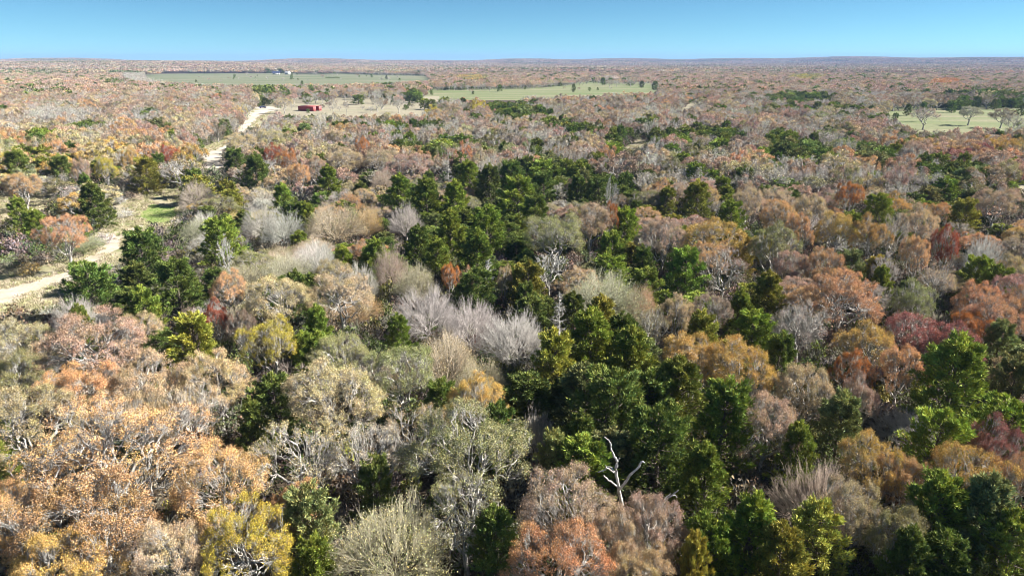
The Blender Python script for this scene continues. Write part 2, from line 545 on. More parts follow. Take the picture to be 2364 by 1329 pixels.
def far_sparse(seed, n=56):
    rs = np.random.RandomState(seed)
    tips = lobed_tips(n, 4.6, 2.8, 5.3, 8, rs)
    lf = [leaves(tips, 3, 0.4, 0.5, rs, 1, var=0.16)]
    lv = [[(tips[i] * 0.35 + np.array([0, 0, 1.4]), tips[i], 3, 1) for i in range(n)], [(np.array([0, 0, 1.6]), tips[i] * 0.35 + np.array([0, 0, 1.4]), 6, 3) for i in range(0, n, 5)]]
    wood = wood_blocks(lv, 0.055, 0.4, (3, 2), (3, 3), 0.08, rs, 0)
    V, F = tubes(np.array([[[0, 0, -0.5], [0, 0, 2.0]]], float), np.array([[0.34, 0.26]]), 4)
    return wood + [(V, F, 0, None)], lf


FAR_O = [joined("far_a%d" % i, far_oak(300 + i), OAK_MATS) for i in range(5)]
FAR_S = [joined("far_b%d" % i, far_sparse(310 + i), OAK_MATS) for i in range(3)]
FAR_C = [joined("far_c%d" % i, cedar(320 + i, nb=18, tufts=6, per=3, leaf=1.2, width=0.5, cone=0.5), CED_MATS) for i in range(3)]

# ------------------------------------------------------------------ colours of the crowns
TINT = {
    'or': (0.71, 0.41, 0.215), 'tn': (0.63, 0.485, 0.30), 'pk': (0.585, 0.39, 0.30), 'ol': (0.37, 0.345, 0.165),
    'gd': (0.66, 0.435, 0.14), 'rd': (0.47, 0.105, 0.05), 'mr': (0.46, 0.20, 0.175), 'gy': (0.56, 0.47, 0.39),
    'yl': (0.66, 0.50, 0.09), 'bo': (0.62, 0.25, 0.07), 'br': (0.38, 0.285, 0.21), 'st': (0.50, 0.46, 0.27),
    'gn': (0.235, 0.305, 0.055), 'dk': (0.155, 0.215, 0.052), 'ye': (0.31, 0.31, 0.065), 'gg': (0.25, 0.29, 0.115),
    'wg': (0.54, 0.50, 0.44), 'wh': (0.70, 0.68, 0.64), 'lg': (0.38, 0.42, 0.10),
}
WORD = {
    'or': "orange tan", 'tn': "beige tan", 'pk': "pinkish brown", 'ol': "olive green", 'gd': "golden ochre", 'rd': "deep rust red",
    'mr': "dusky maroon", 'gy': "greyish tan", 'yl': "bright yellow", 'bo': "vivid orange", 'br': "dark brown", 'st': "straw yellow",
    'gn': "fresh green", 'dk': "dark green", 'ye': "yellowish green", 'gg': "greyish green", 'wg': "pale grey", 'wh': "pale grey", 'lg': "lime green",
}

# trees, bushes and thickets scattered over the pastures come with the filling below
# trees read off the photograph: (kind, colour, crown centre x, y, crown width in photo pixels[, label])
HAND = [
    ('O', 'or', 270, 1060, 430), ('O', 'or', 210, 1215, 330), ('O', 'gd', 150, 1330, 230), ('C', 'lg', -12, 1090, 120),
    ('O', 'or', 505, 1125, 230), ('O', 'tn', 60, 985, 230), ('O', 'yl', 575, 1265, 210), ('O', 'tn', 400, 1290, 200), ('O', 'or', 20, 1200, 170),
    ('C', 'gg', 715, 1225, 170), ('b', 'st', 900, 1240, 290), ('C', 'dk', 640, 955, 140), ('O', 'tn', 770, 925, 225),
    ('o', 'tn', 690, 1065, 230), ('o', 'gy', 850, 1060, 190), ('O', 'ol', 1090, 1050, 310), ('o', 'ol', 1075, 1190, 200),
    ('C', 'dk', 1150, 1265, 150), ('C', 'gg', 1275, 1075, 100), ('O', 'pk', 1310, 1190, 250), ('O', 'pk', 1500, 1232, 165), ('O', 'pk', 1420, 1262, 150),
    ('O', 'or', 1290, 1320, 260), ('O', 'tn', 1470, 1340, 170), ('C', 'ye', 1600, 1330, 90),
    ('C', 'ye', 1285, 850, 150), ('C', 'gn', 1365, 800, 150), ('C', 'gn', 1455, 850, 170), ('C', 'gn', 1560, 920, 170), ('C', 'gn', 1665, 985, 200),
    ('C', 'dk', 1400, 960, 200), ('C', 'dk', 1520, 1040, 190), ('C', 'gn', 1630, 1120, 150), ('C', 'gn', 1720, 1255, 200),
    ('C', 'lg', 1890, 1265, 160), ('C', 'gn', 1640, 1290, 150), ('C', 'ye', 1800, 1320, 170),
    ('B', 'pk', 1895, 1135, 205), ('O', 'gd', 2010, 1085, 150), ('O', 'or', 2090, 1120, 120), ('O', 'tn', 1960, 1190, 150),
    ('C', 'gn', 1840, 1055, 110), ('C', 'gg', 1935, 1000, 150), ('C', 'gn', 2150, 1045, 170), ('O', 'mr', 2285, 1040, 120),
    ('O', 'gd', 2235, 1115, 170), ('O', 'or', 2340, 1115, 110), ('C', 'gn', 2160, 1215, 200), ('C', 'gg', 2270, 1215, 220), ('O', 'ol', 2060, 1235, 150),
    ('C', 'gn', 2330, 1290, 170), ('C', 'dk', 2080, 1320, 150), ('O', 'pk', 1765, 985, 160), ('O', 'tn', 1860, 905, 150), ('O', 'pk', 1985, 930, 90),
    ('O', 'gd', 2000, 800, 130), ('O', 'or', 2080, 860, 110), ('O', 'bo', 1965, 865, 80), ('C', 'gn', 2195, 895, 215), ('C', 'gg', 2335, 900, 130),
    ('O', 'gd', 1600, 830, 165), ('O', 'gd', 1705, 855, 165), ('C', 'dk', 1795, 835, 100), ('O', 'mr', 2110, 785, 130), ('O', 'mr', 2195, 800, 120),
    ('O', 'or', 2290, 740, 140), ('O', 'bo', 2240, 765, 100), ('O', 'or', 1945, 700, 170), ('o', 'gy', 1850, 755, 130), ('C', 'ye', 1775, 695, 110),
    ('C', 'gn', 1582, 640, 115), ('b', 'st', 1395, 670, 200), ('b', 'or', 1480, 690, 90), ('O', 'ol', 1285, 545, 160), ('O', 'pk', 1365, 515, 110),
    ('O', 'bo', 1412, 513, 34), ('C', 'gn', 1442, 530, 85), ('O', 'pk', 1530, 560, 105), ('C', 'gn', 1412, 588, 85), ('C', 'dk', 1482, 615, 68),
    ('O', 'gd', 1650, 560, 140), ('o', 'pk', 1670, 625, 130), ('C', 'ye', 1712, 592, 75), ('C', 'ye', 1605, 470, 90), ('C', 'gn', 1690, 508, 75),
    ('C', 'gn', 920, 455, 90), ('C', 'gn', 985, 470, 105), ('C', 'gn', 1040, 545, 105), ('C', 'gn', 1095, 600, 120), ('C', 'gn', 1125, 530, 95),
    ('C', 'gn', 1055, 470, 90), ('C', 'dk', 1130, 430, 85), ('C', 'gn', 1195, 465, 105), ('C', 'dk', 1235, 500, 85), ('C', 'dk', 965, 570, 80),
    ('C', 'gn', 1010, 600, 80), ('C', 'dk', 1180, 415, 75), ('C', 'gn', 1085, 415, 75), ('C', 'dk', 1255, 440, 75), ('C', 'dk', 1330, 445, 70), ('C', 'dk', 1385, 450, 70),
    ('B', 'wh', 937, 500, 85), ('b', 'tn', 770, 500, 150), ('b', 'gd', 848, 500, 72), ('B', 'wh', 655, 515, 100), ('B', 'wh', 600, 500, 90),
    ('B', 'wh', 735, 600, 105), ('b', 'st', 665, 620, 140), ('C', 'gn', 515, 560, 100), ('C', 'dk', 330, 598, 125), ('C', 'dk', 410, 665, 115),
    ('C', 'dk', 205, 680, 130), ('C', 'gn', 335, 725, 100), ('C', 'dk', 222, 475, 92), ('O', 'or', 150, 545, 108), ('C', 'gn', 45, 495, 60), ('C', 'gn', 85, 525, 62),
    ('B', 'br', 452, 442, 88), ('C', 'dk', 140, 400, 72), ('C', 'ye', 335, 405, 75), ('C', 'gn', 45, 390, 80), ('O', 'yl', 245, 395, 44), ('O', 'pk', 188, 400, 46),
    ('O', 'rd', 392, 366, 44), ('O', 'gd', 300, 372, 40), ('O', 'or', 50, 430, 80), ('C', 'dk', 370, 385, 50), ('C', 'dk', 195, 435, 50),
    ('O', 'rd', 628, 362, 46), ('O', 'bo', 665, 376, 56), ('O', 'bo', 836, 345, 36), ('O', 'tn', 560, 335, 80), ('O', 'tn', 625, 325, 80),
    ('C', 'dk', 545, 378, 62), ('C', 'dk', 590, 400, 80), ('O', 'tn', 800, 375, 100), ('O', 'pk', 950, 385, 100), ('b', 'pk', 885, 410, 62), ('O', 'tn', 880, 375, 80),
    ('C', 'gn', 758, 430, 80), ('C', 'gn', 655, 463, 60), ('O', 'or', 690, 405, 56), ('O', 'pk', 730, 395, 56),
    ('O', 'pk', 215, 810, 250), ('O', 'tn', 50, 810, 170), ('B', 'wh', 175, 725, 115), ('O', 'tn', 340, 900, 190), ('O', 'or', 190, 905, 190), ('O', 'tn', 500, 890, 170), ('o', 'tn', 440, 960, 170),
    ('C', 'ye', 448, 800, 125), ('O', 'rd', 500, 742, 62), ('b', 'pk', 437, 735, 42), ('O', 'or', 530, 672, 80), ('O', 'br', 560, 760, 70),
    ('O', 'yl', 625, 795, 130), ('O', 'tn', 640, 700, 170), ('O', 'tn', 790, 690, 160), ('C', 'gn', 738, 768, 90), ('C', 'gn', 925, 785, 80),
    ('O', 'ol', 790, 830, 150), ('O', 'ol', 925, 870, 170), ('B', 'wh', 985, 705, 170), ('B', 'wh', 1090, 735, 150), ('B', 'wh', 1190, 765, 170),
    ('b', 'tn', 1030, 810, 150), ('b', 'tn', 1110, 870, 130), ('O', 'gd', 1100, 935, 130), ('b', 'st', 960, 640, 110), ('b', 'pk', 900, 605, 80), ('B', 'wh', 830, 640, 80),
    ('O', 'bo', 1040, 640, 48), ('O', 'or', 1075, 655, 42), ('O', 'tn', 1165, 620, 42), ('C', 'ye', 1215, 665, 95), ('C', 'ye', 1390, 760, 130), ('C', 'dk', 1320, 730, 80),
    ('O', 'bo', 1960, 455, 66), ('C', 'gn', 2025, 495, 80), ('O', 'tn', 1870, 495, 90), ('O', 'or', 1840, 545, 70), ('O', 'gd', 1930, 540, 95), ('O', 'gd', 2010, 550, 85),
    ('O', 'rd', 2182, 575, 62), ('B', 'wh', 2272, 580, 88), ('O', 'tn', 2120, 520, 85), ('C', 'ye', 2225, 510, 85), ('O', 'or', 2110, 590, 70), ('O', 'ol', 1785, 575, 105),
    ('O', 'or', 1795, 505, 85), ('O', 'tn', 1720, 470, 80), ('O', 'pk', 2300, 470, 95), ('O', 'tn', 2342, 600, 60), ('o', 'gy', 2060, 545, 75), ('o', 'gy', 2045, 610, 80),
    ('o', 'pk', 2160, 650, 85), ('O', 'or', 1900, 620, 100), ('O', 'pk', 1825, 620, 80), ('C', 'gn', 2250, 645, 85), ('C', 'gn', 2030, 665, 75), ('C', 'dk', 2095, 700, 75),
    ('O', 'pk', 2335, 680, 100), ('O', 'or', 2255, 700, 95), ('C', 'dk', 1440, 800, 120), ('O', 'tn', 1560, 735, 100), ('O', 'br', 1640, 730, 100), ('o', 'ol', 1500, 760, 90),
    ('B', 'wh', 1240, 985, 90), ('C', 'dk', 1340, 1040, 130), ('O', 'or', 690, 1190, 120), ('C', 'dk', 870, 1140, 110), ('o', 'tn', 960, 1010, 170), ('C', 'dk', 585, 1000, 90),
    ('O', 'ol', 30, 890, 170), ('O', 'tn', 330, 975, 150),
    ('D', 'wh', 1268, 632, 98), ('P', 'wh', 1035, 405, 32), ('P', 'wh', 1128, 652, 52), ('P', 'wh', 1290, 735, 55), ('D', 'wh', 522, 603, 48),
    ('S', 'gg', 18, 600, 74), ('S', 'gd', 68, 618, 58), ('S', 'gg', 108, 578, 56), ('S', 'wh', 238, 548, 58), ('S', 'wh', 232, 506, 48), ('S', 'wh', 288, 490, 46),
    ('S', 'tn', 178, 600, 50), ('S', 'gg', 285, 655, 60), ('S', 'br', 250, 628, 40), ('S', 'wh', 352, 562, 66), ('S', 'st', 395, 535, 60), ('S', 'wh', 425, 512, 54), ('S', 'wh', 275, 460, 40),
    ('S', 'gg', 60, 560, 60), ('S', 'tn', 320, 452, 36), ('S', 'st', 20, 560, 60), ('S', 'wh', 155, 640, 36), ('S', 'st', 60, 735, 70), ('S', 'wh', 120, 720, 60),
    ('D', 'wh', 1410, 460, 40), ('C', 'dk', 1392, 188, 15), ('C', 'dk', 1482, 195, 13), ('C', 'dk', 1512, 198, 17), ('C', 'dk', 1325, 202, 11),
    ('O', 'gy', 2240, 262, 52), ('O', 'br', 2315, 268, 54), ('o', 'gy', 2340, 285, 52), ('o', 'pk', 2136, 268, 66), ('O', 'pk', 2040, 232, 44), ('O', 'br', 2090, 228, 40),
    ('O', 'br', 514, 160, 22), ('O', 'br', 583, 161, 17), ('O', 'gy', 778, 166, 25), ('C', 'dk', 892, 179, 6), ('C', 'dk', 697, 192, 7),
    ('C', 'dk', 618, 164, 17), ('C', 'dk', 648, 164, 17), ('C', 'dk', 676, 163, 22), ('O', 'gy', 1407, 192, 17), ('o', 'gy', 1423, 190, 18), ('o', 'gy', 1456, 190, 20),
    ('O', 'br', 1368, 178, 18), ('O', 'br', 1346, 186, 22), ('O', 'tn', 655, 239, 46), ('o', 'br', 768, 240, 22), ('o', 'br', 799, 244, 14), ('O', 'br', 860, 230, 10),
    ('o', 'gy', 870, 238, 30), ('o', 'gy', 920, 240, 30), ('C', 'dk', 625, 228, 16),
]

# regions of the picture and what grows there: (cx, cy, rx, ry, [(kind, colour, weight), ...])
CED = [('C', 'dk', 5), ('C', 'gn', 3), ('C', 'gg', 2)]
REG = [
    (1160, 240, 55, 18, CED), (1205, 262, 75, 16, CED), (1290, 287, 45, 15, CED), (1350, 303, 40, 15, CED), (1440, 310, 38, 18, CED), (1493, 280, 16, 12, CED),
    (1550, 318, 50, 18, CED), (1630, 305, 55, 14, CED), (1680, 312, 40, 18, CED), (1655, 340, 30, 14, CED), (1245, 345, 20, 14, CED), (1145, 308, 20, 10, CED),
    (1275, 372, 28, 20, CED), (1850, 226, 85, 13, CED), (1850, 250, 60, 8, CED), (1935, 250, 28, 9, CED), (1985, 252, 15, 10, CED), (1835, 342, 85, 28, CED),
    (1885, 362, 55, 24, CED), (1780, 340, 25, 28, CED), (2055, 368, 42, 28, CED), (2000, 350, 40, 18, CED), (2210, 398, 75, 30, CED), (2130, 398, 40, 18, CED),
    (609, 209, 32, 10, CED), (700, 228, 18, 14, CED), (670, 315, 25, 10, CED), (715, 301, 15, 8, CED), (843, 313, 25, 8, CED), (905, 290, 20, 10, CED),
    (941, 330, 30, 18, CED), (768, 340, 18, 10, CED), (208, 293, 28, 9, CED), (70, 318, 30, 14, CED), (365, 293, 26, 13, CED), (395, 318, 22, 13, CED),
    (460, 325, 22, 10, CED), (520, 300, 20, 14, CED), (1010, 345, 25, 15, CED), (1105, 340, 20, 14, CED), (1000, 236, 30, 10, CED), (950, 215, 22, 8, CED),
    (2260, 226, 110, 16, [('C', 'dk', 6), ('O', 'br', 2), ('O', 'tn', 1)]), (2180, 440, 70, 20, CED), (1330, 395, 60, 22, CED), (1230, 400, 60, 25, CED),
    (1100, 250, 16, 8, [('O', 'yl', 1)]), (1000, 255, 25, 8, [('O', 'ol', 1), ('O', 'yl', 1)]), (1090, 180, 40, 6, [('O', 'ol', 2), ('O', 'gd', 1)]),
    (1860, 178, 40, 6, [('O', 'ol', 2), ('O', 'yl', 1)]), (2180, 188, 30, 6, [('O', 'bo', 1), ('O', 'or', 1)]), (150, 265, 90, 14, [('o', 'wh', 4), ('o', 'gy', 3)]),
    (310, 265, 30, 10, [('o', 'wh', 3), ('C', 'dk', 1)]), (325, 305, 75, 14, [('O', 'or', 3), ('O', 'pk', 1)]), (370, 175, 90, 18, [('o', 'wh', 3), ('S', 'gg', 3)]),
    (480, 188, 60, 12, [('o', 'wh', 3), ('S', 'gg', 3), ('O', 'br', 1)]),
    (2330, 335, 60, 16, [('O', 'gd', 3), ('O', 'or', 2)]), (2230, 350, 60, 20, [('O', 'pk', 3), ('O', 'mr', 2), ('O', 'or', 1)]),
    (2290, 350, 30, 15, [('C', 'dk', 1)]), (2150, 350, 40, 16, [('O', 'pk', 2), ('o', 'wh', 1)]),
    (600, 445, 70, 30, [('b', 'gy', 3), ('B', 'wh', 2), ('C', 'ye', 1), ('b', 'yl', .5)]), (640, 560, 120, 60, [('B', 'wh', 2), ('b', 'st', 3), ('b', 'tn', 3), ('C', 'gn', 1.2), ('O', 'ol', 1)]),
    (430, 540, 70, 50, [('B', 'wh', 4), ('b', 'gg', 2), ('b', 'tn', 1)]), (840, 620, 120, 50, [('b', 'tn', 3), ('B', 'wh', 1.2), ('b', 'st', 2), ('O', 'tn', 1.5), ('b', 'gd', 1)]),
    (1130, 560, 120, 110, CED), (960, 480, 90, 60, CED), (1450, 950, 170, 130, CED), (1440, 820, 120, 60, CED), (1700, 1270, 120, 60, CED), (2230, 1260, 140, 70, CED),
    (1080, 760, 200, 70, [('B', 'wh', 4), ('b', 'tn', 1)]), (1300, 850, 60, 60, CED), (1400, 410, 90, 40, [('C', 'dk', 3), ('O', 'br', 2), ('O', 'pk', 1)]),
    (70, 330, 100, 30, [('O', 'or', 2), ('O', 'tn', 2), ('C', 'gn', 1)]), (40, 610, 70, 50, [('b', 'gg', 2), ('b', 'st', 2), ('b', 'gd', 1)]),
]


def defaults(px, py):
    if py < 172:
        return [('O', 'pk', 3.5), ('O', 'br', 4.5), ('o', 'gy', 3), ('C', 'dk', 1.2), ('O', 'or', .4)]
    if py < 215:
        return [('O', 'pk', 5), ('O', 'br', 2), ('o', 'gy', 3.5), ('C', 'dk', 1.1), ('O', 'or', .4), ('O', 'tn', 1.3)]
    if py < 330:
        if px < 640:
            return [('O', 'tn', 3), ('O', 'pk', 3.6), ('o', 'gy', 4), ('o', 'wh', 1.8), ('O', 'or', .6), ('C', 'dk', .8), ('O', 'br', 1.6)]
        if px < 1700:
            return [('O', 'pk', 3.6), ('o', 'gy', 4), ('o', 'wh', 2.0), ('O', 'tn', 1.8), ('C', 'dk', 1.5), ('O', 'br', 1), ('O', 'or', .4)]
        return [('O', 'pk', 3.2), ('o', 'gy', 4), ('o', 'wh', 2), ('O', 'tn', 2), ('C', 'dk', 1.3), ('O', 'br', 1.3), ('O', 'ol', .7)]
    if py < 460:
        if px < 560:
            return [('O', 'tn', 3), ('O', 'gd', 1.5), ('O', 'or', 1.5), ('C', 'dk', 2), ('o', 'gy', 2), ('C', 'ye', 1), ('O', 'ol', 1)]
        if px < 1250:
            return [('O', 'tn', 3), ('O', 'pk', 3), ('O', 'or', 1.5), ('o', 'gy', 1.5), ('C', 'dk', 1.2), ('O', 'ol', 1)]
        return [('O', 'pk', 3.6), ('o', 'gy', 3), ('o', 'wh', 1.5), ('O', 'or', 1.0), ('C', 'dk', 1.4), ('C', 'gn', .8), ('O', 'tn', 2), ('O', 'ol', .8)]
    if px < 560 and py < 720:
        return [('b', 'gg', 2), ('B', 'wh', 2), ('b', 'tn', 1), ('C', 'dk', 1)]
    if px < 1250:
        return [('O', 'tn', 3), ('o', 'gy', 1), ('O', 'ol', 2), ('O', 'or', 1), ('C', 'dk', 2.4), ('C', 'gn', 1.6), ('B', 'wh', .4)]
    return [('O', 'or', 2.3), ('O', 'pk', 2.6), ('O', 'tn', 2), ('C', 'gn', 2.2), ('o', 'gy', 1.6), ('O', 'gd', 1.2), ('C', 'ye', 1.4), ('O', 'ol', 1.2), ('C', 'gg', .8), ('B', 'wh', .6)]


# open ground as it shows in the picture (no crown may cover it)
CLEAR = [
    [(-90, 660), (0, 632), (60, 620), (190, 600), (215, 545), (265, 500), (300, 462), (345, 440), (415, 432), (425, 480), (395, 512), (350, 540), (305, 575), (268, 612), (178, 660), (125, 698), (60, 705), (0, 725), (-90, 760)],
    [(-60, 465), (0, 462), (125, 452), (120, 475), (85, 495), (0, 500), (-60, 500)],
    [(470, 340), (545, 318), (560, 300), (572, 270), (600, 245), (640, 245), (625, 262), (590, 285), (555, 312), (530, 335), (515, 365), (510, 395), (470, 390)],
    [(330, 168), (640, 168), (720, 170), (985, 176), (985, 186), (870, 190), (800, 193), (700, 194), (560, 194), (440, 190), (350, 182)],
    [(985, 210), (1090, 208), (1230, 205), (1350, 196), (1520, 200), (1515, 212), (1400, 216), (1250, 222), (990, 224)],
    [(2045, 258), (2364, 251), (2450, 249), (2450, 290), (2364, 286), (2250, 298), (2140, 304), (2060, 276)],
    [(640, 244), (680, 240), (760, 240), (1000, 246), (1000, 250), (900, 262), (770, 263), (690, 262), (630, 262)],
    [(1425, 348), (1470, 325), (1500, 322), (1480, 345), (1440, 355)],
    [(1575, 252), (1600, 232), (1616, 228), (1600, 250)],
    [(2330, 428), (2364, 425), (2420, 424), (2420, 455), (2364, 455), (2345, 450)],
]
SPARSE = [
    [(560, 194), (1000, 186), (1000, 200), (900, 204), (560, 206)],
    [(620, 222), (1000, 232), (1000, 262), (620, 262)],
    [(1340, 180), (1530, 182), (1530, 200), (1340, 200)],
    [(330, 180), (560, 194), (620, 215), (480, 215), (330, 195)],
]


def inside(poly, X, Y):
    c = np.zeros(np.shape(X), bool)
    n = len(poly)
    for i in range(n):
        x1, y1 = poly[i]; x2, y2 = poly[(i + 1) % n]
        if y1 == y2:
            continue
        cond = ((y1 > Y) != (y2 > Y)) & (X < (x2 - x1) * (Y - y1) / (y2 - y1) + x1)
        c ^= cond
    return c


# ------------------------------------------------------------------ terrain height
def terrain(x, y):
    x = np.asarray(x, float); y = np.asarray(y, float)
    r = np.hypot(x, y)
    az = np.degrees(np.arctan2(x, np.maximum(y, 1e-6)))
    w = np.clip((r - 1900) / 1500, 0, 1); w = w * w * (3 - 2 * w)
    roll = 4 * np.sin(x / 610 + 1.3) * np.cos(y / 770) + 3 * np.sin(x / 270 + y / 410)
    ridge_r = 6200 + 500 * np.sin(az / 9)
    hh = 26 + 20 / (1 + np.exp(-(az - 12) / 6)) + 6 * np.sin(az / 3.1) + 4 * np.sin(az / 1.3 + 1)
    ridge = hh * np.exp(-((r - ridge_r) / 1500) ** 2)
    near_l = 14 / (1 + np.exp((az + 16) / 3)) * np.exp(-((r - 3200) / 1100) ** 2)
    return w * roll + ridge * np.clip((r - 3000) / 2000, 0, 1) + near_l * np.clip((r - 1950) / 800, 0, 1)


def link(o, parent=None):
    COL.objects.link(o)
    if parent is not None:
        o.parent = parent
    return o


def ground_mesh():
    az = np.radians(np.concatenate([np.linspace(-180, -62, 12), np.linspace(-60, 60, 161), np.linspace(62, 180, 12)]))
    rr = np.concatenate([[0.0], np.geomspace(6, 1500, 40), np.linspace(1600, 12000, 105)])
    A, Rr = np.meshgrid(az, rr)
    X, Y = np.sin(A) * Rr, np.cos(A) * Rr
    Z = np.where(np.abs(A) < math.radians(61), terrain(X, Y), terrain(X, Y) * 0.6)
    V = np.stack([X, Y, Z], -1).reshape(-1, 3)
    nr, na = A.shape
    idx = np.arange(nr * na).reshape(nr, na)
    F = np.stack([idx[:-1, :-1], idx[:-1, 1:], idx[1:, 1:], idx[1:, :-1]], -1).reshape(-1, 4)
    return V, F[:, ::-1]


def ground_material():
    m, n, l = new_mat("ground")
    g = n.new("ShaderNodeNewGeometry")
    pos = g.outputs['Position']
    big = noise(n, l, 0.035, 5, pos)
    mid = noise(n, l, 0.35, 6, pos, 0.65)
    fine = noise(n, l, 5.0, 4, pos, 0.7)
    litter = ramp(n, l, fine, [(0.3, (0.04, 0.03, 0.02)), (0.5, (0.085, 0.065, 0.045)), (0.72, (0.17, 0.135, 0.095))])
    grass = ramp(n, l, mid, [(0.36, (0.30, 0.27, 0.16)), (0.52, (0.38, 0.35, 0.24)), (0.66, (0.22, 0.26, 0.10))])
    a = n.new("ShaderNodeAttribute"); a.attribute_name = "open"
    c = mixrgb(n, l, 'MIX', a.outputs['Fac'], litter, grass)
    c = mixrgb(n, l, 'MULTIPLY', 0.5, c, ramp(n, l, fine, [(0.3, (0.6, 0.6, 0.6)), (0.7, (1.25, 1.25, 1.25))]))
    p = n.new("ShaderNodeBsdfPrincipled")
    p.inputs['Roughness'].default_value = 0.95
    p.inputs['Specular IOR Level'].default_value = 0.1
    l.new(c, p.inputs['Base Color'])
    b = n.new("ShaderNodeBump"); b.inputs['Strength'].default_value = 0.6; b.inputs['Distance'].default_value = 0.15
    l.new(mid, b.inputs['Height']); l.new(b.outputs[0], p.inputs['Normal'])
    o = n.new("ShaderNodeOutputMaterial")
    l.new(p.outputs[0], o.inputs[0])
    return m


V, F = ground_mesh()
gm = make_mesh("ground", [(V, F, 0, None)], [ground_material()])
oa = gm.attributes.new("open", 'FLOAT', 'POINT')
oa.data.foreach_set("value", np.zeros(len(V), np.float32))
ground = link(bpy.data.objects.new("ground", gm))
ground["kind"] = "structure"


# pastures, clearings and tracks: sheets laid a few millimetres above the ground
def sheet(name, poly, z, mat, step, rag=0.0):
    """flat irregular sheet filling a polygon given in photo pixels on the ground"""
    P = []
    n = len(poly)
    for i in range(n):
        a = np.array(poly[i], float); b = np.array(poly[(i + 1) % n], float)
        A = np.array(at(*a)[:2]); B = np.array(at(*b)[:2])
        k = max(2, int(np.linalg.norm(B - A) / step))
        for j in range(k):
            P.append(A + (B - A) * j / k)
    P = np.array(P)
    if rag:
        P += R.normal(size=P.shape) * rag
    me = bpy.data.meshes.new(name)
    import bmesh
    bm = bmesh.new()
    vs = [bm.verts.new((x, y, z)) for x, y in P]
    f = bm.faces.new(vs)
    bmesh.ops.triangulate(bm, faces=[f])
    bm.normal_update()
    for f in bm.faces:
        if f.normal.z < 0:
            f.normal_flip()
    bm.to_mesh(me); bm.free()
    me.materials.append(mat)
    o = link(bpy.data.objects.new(name, me))
    o["kind"] = "structure"
    return o


def cover_material(name, c1, c2, c3, s1=0.09, s2=1.3, stretch=None):
    m, n, l = new_mat(name)
    g = n.new("ShaderNodeNewGeometry")
    pos = g.outputs['Position']
    if stretch:
        mpn = n.new("ShaderNodeMapping")
        mpn.inputs['Scale'].default_value = stretch
        mpn.inputs['Rotation'].default_value = (0, 0, 0.12)
        l.new(pos, mpn.inputs['Vector'])
        a = noise(n, l, s1, 6, mpn.outputs[0], 0.65)
    else:
        a = noise(n, l, s1, 5, pos, 0.6)
    b = noise(n, l, s2, 6, pos, 0.7)
    c = ramp(n, l, a, [(0.36, c1), (0.5, c2), (0.64, c3)])
    c = mixrgb(n, l, 'MULTIPLY', 0.75, c, ramp(n, l, b, [(0.3, (0.62, 0.62, 0.60)), (0.52, (1.0, 1.0, 1.0)), (0.72, (1.3, 1.27, 1.2))]))
    p = n.new("ShaderNodeBsdfPrincipled")
    p.inputs['Roughness'].default_value = 0.95
    p.inputs['Specular IOR Level'].default_value = 0.1
    l.new(c, p.inputs['Base Color'])
    bp = n.new("ShaderNodeBump"); bp.inputs['Strength'].default_value = 0.7; bp.inputs['Distance'].default_value = 0.12
    l.new(b, bp.inputs['Height']); l.new(bp.outputs[0], p.inputs['Normal'])
    o = n.new("ShaderNodeOutputMaterial")
    l.new(p.outputs[0], o.inputs[0])
    return m


M_MEADOW = cover_material("clearing_grass", (0.22, 0.235, 0.10), (0.34, 0.315, 0.19), (0.46, 0.40, 0.30), 0.16, 2.2)
M_PAST = cover_material("pasture_grass", (0.14, 0.17, 0.085), (0.19, 0.205, 0.12), (0.25, 0.23, 0.16), 0.016, 0.22, (0.35, 1.6, 1))
M_GREEN = cover_material("green_pasture", (0.155, 0.20, 0.08), (0.205, 0.225, 0.115), (0.28, 0.26, 0.165), 0.03, 0.5, (0.4, 1.8, 1))
M_TAN = cover_material("dry_grass", (0.27, 0.245, 0.17), (0.36, 0.32, 0.235), (0.30, 0.285, 0.19), 0.05, 0.8)
M_TRACK = cover_material("track_sand", (0.42, 0.36, 0.26), (0.54, 0.46, 0.37), (0.60, 0.52, 0.43), 0.22, 2.0)
M_CALICHE = cover_material("track_caliche", (0.42, 0.37, 0.29), (0.54, 0.48, 0.41), (0.60, 0.55, 0.48), 0.1, 1.2)
M_VERGE = cover_material("verge_turf", (0.20, 0.27, 0.08), (0.25, 0.31, 0.10), (0.33, 0.33, 0.15), 0.3, 2.5)

sheet("clearing", [(-150, 640), (0, 600), (130, 590), (230, 520), (270, 470), (330, 430), (440, 405), (470, 450), (400, 520), (330, 590), (200, 690), (60, 760), (-150, 800)], 0.010, M_MEADOW, 3, 0.5)
sheet("clearing", [(-100, 450), (150, 445), (150, 500), (-100, 520)], 0.010, M_MEADOW, 4, 0.5)
sheet("clearing", [(440, 405), (460, 330), (545, 300), (560, 250), (540, 235), (680, 232), (680, 262), (600, 300), (560, 330), (540, 420), (470, 440)], 0.010, M_MEADOW, 4, 0.6)
sheet("pasture", [(300, 166), (640, 166), (1000, 172), (1000, 200), (880, 214), (560, 216), (430, 214), (310, 190)], 0.012, M_PAST, 60, 4)
sheet("pasture", [(960, 206), (1230, 190), (1340, 178), (1530, 182), (1560, 222), (1400, 232), (960, 232)], 0.012, M_GREEN, 30, 3)
sheet("pasture", [(1960, 246), (2500, 240), (2520, 310), (2250, 330), (2110, 320), (1990, 290)], 0.012, M_GREEN, 20, 2)
sheet("dry_meadow", [(600, 216), (1010, 222), (1030, 280), (620, 276)], 0.018, M_TAN, 15, 2)
sheet("path", [(1400, 372), (1440, 335), (1500, 305), (1570, 255), (1610, 224), (1630, 228), (1600, 262), (1540, 305), (1500, 345), (1440, 385)], 0.014, M_TAN, 6, 0.7)
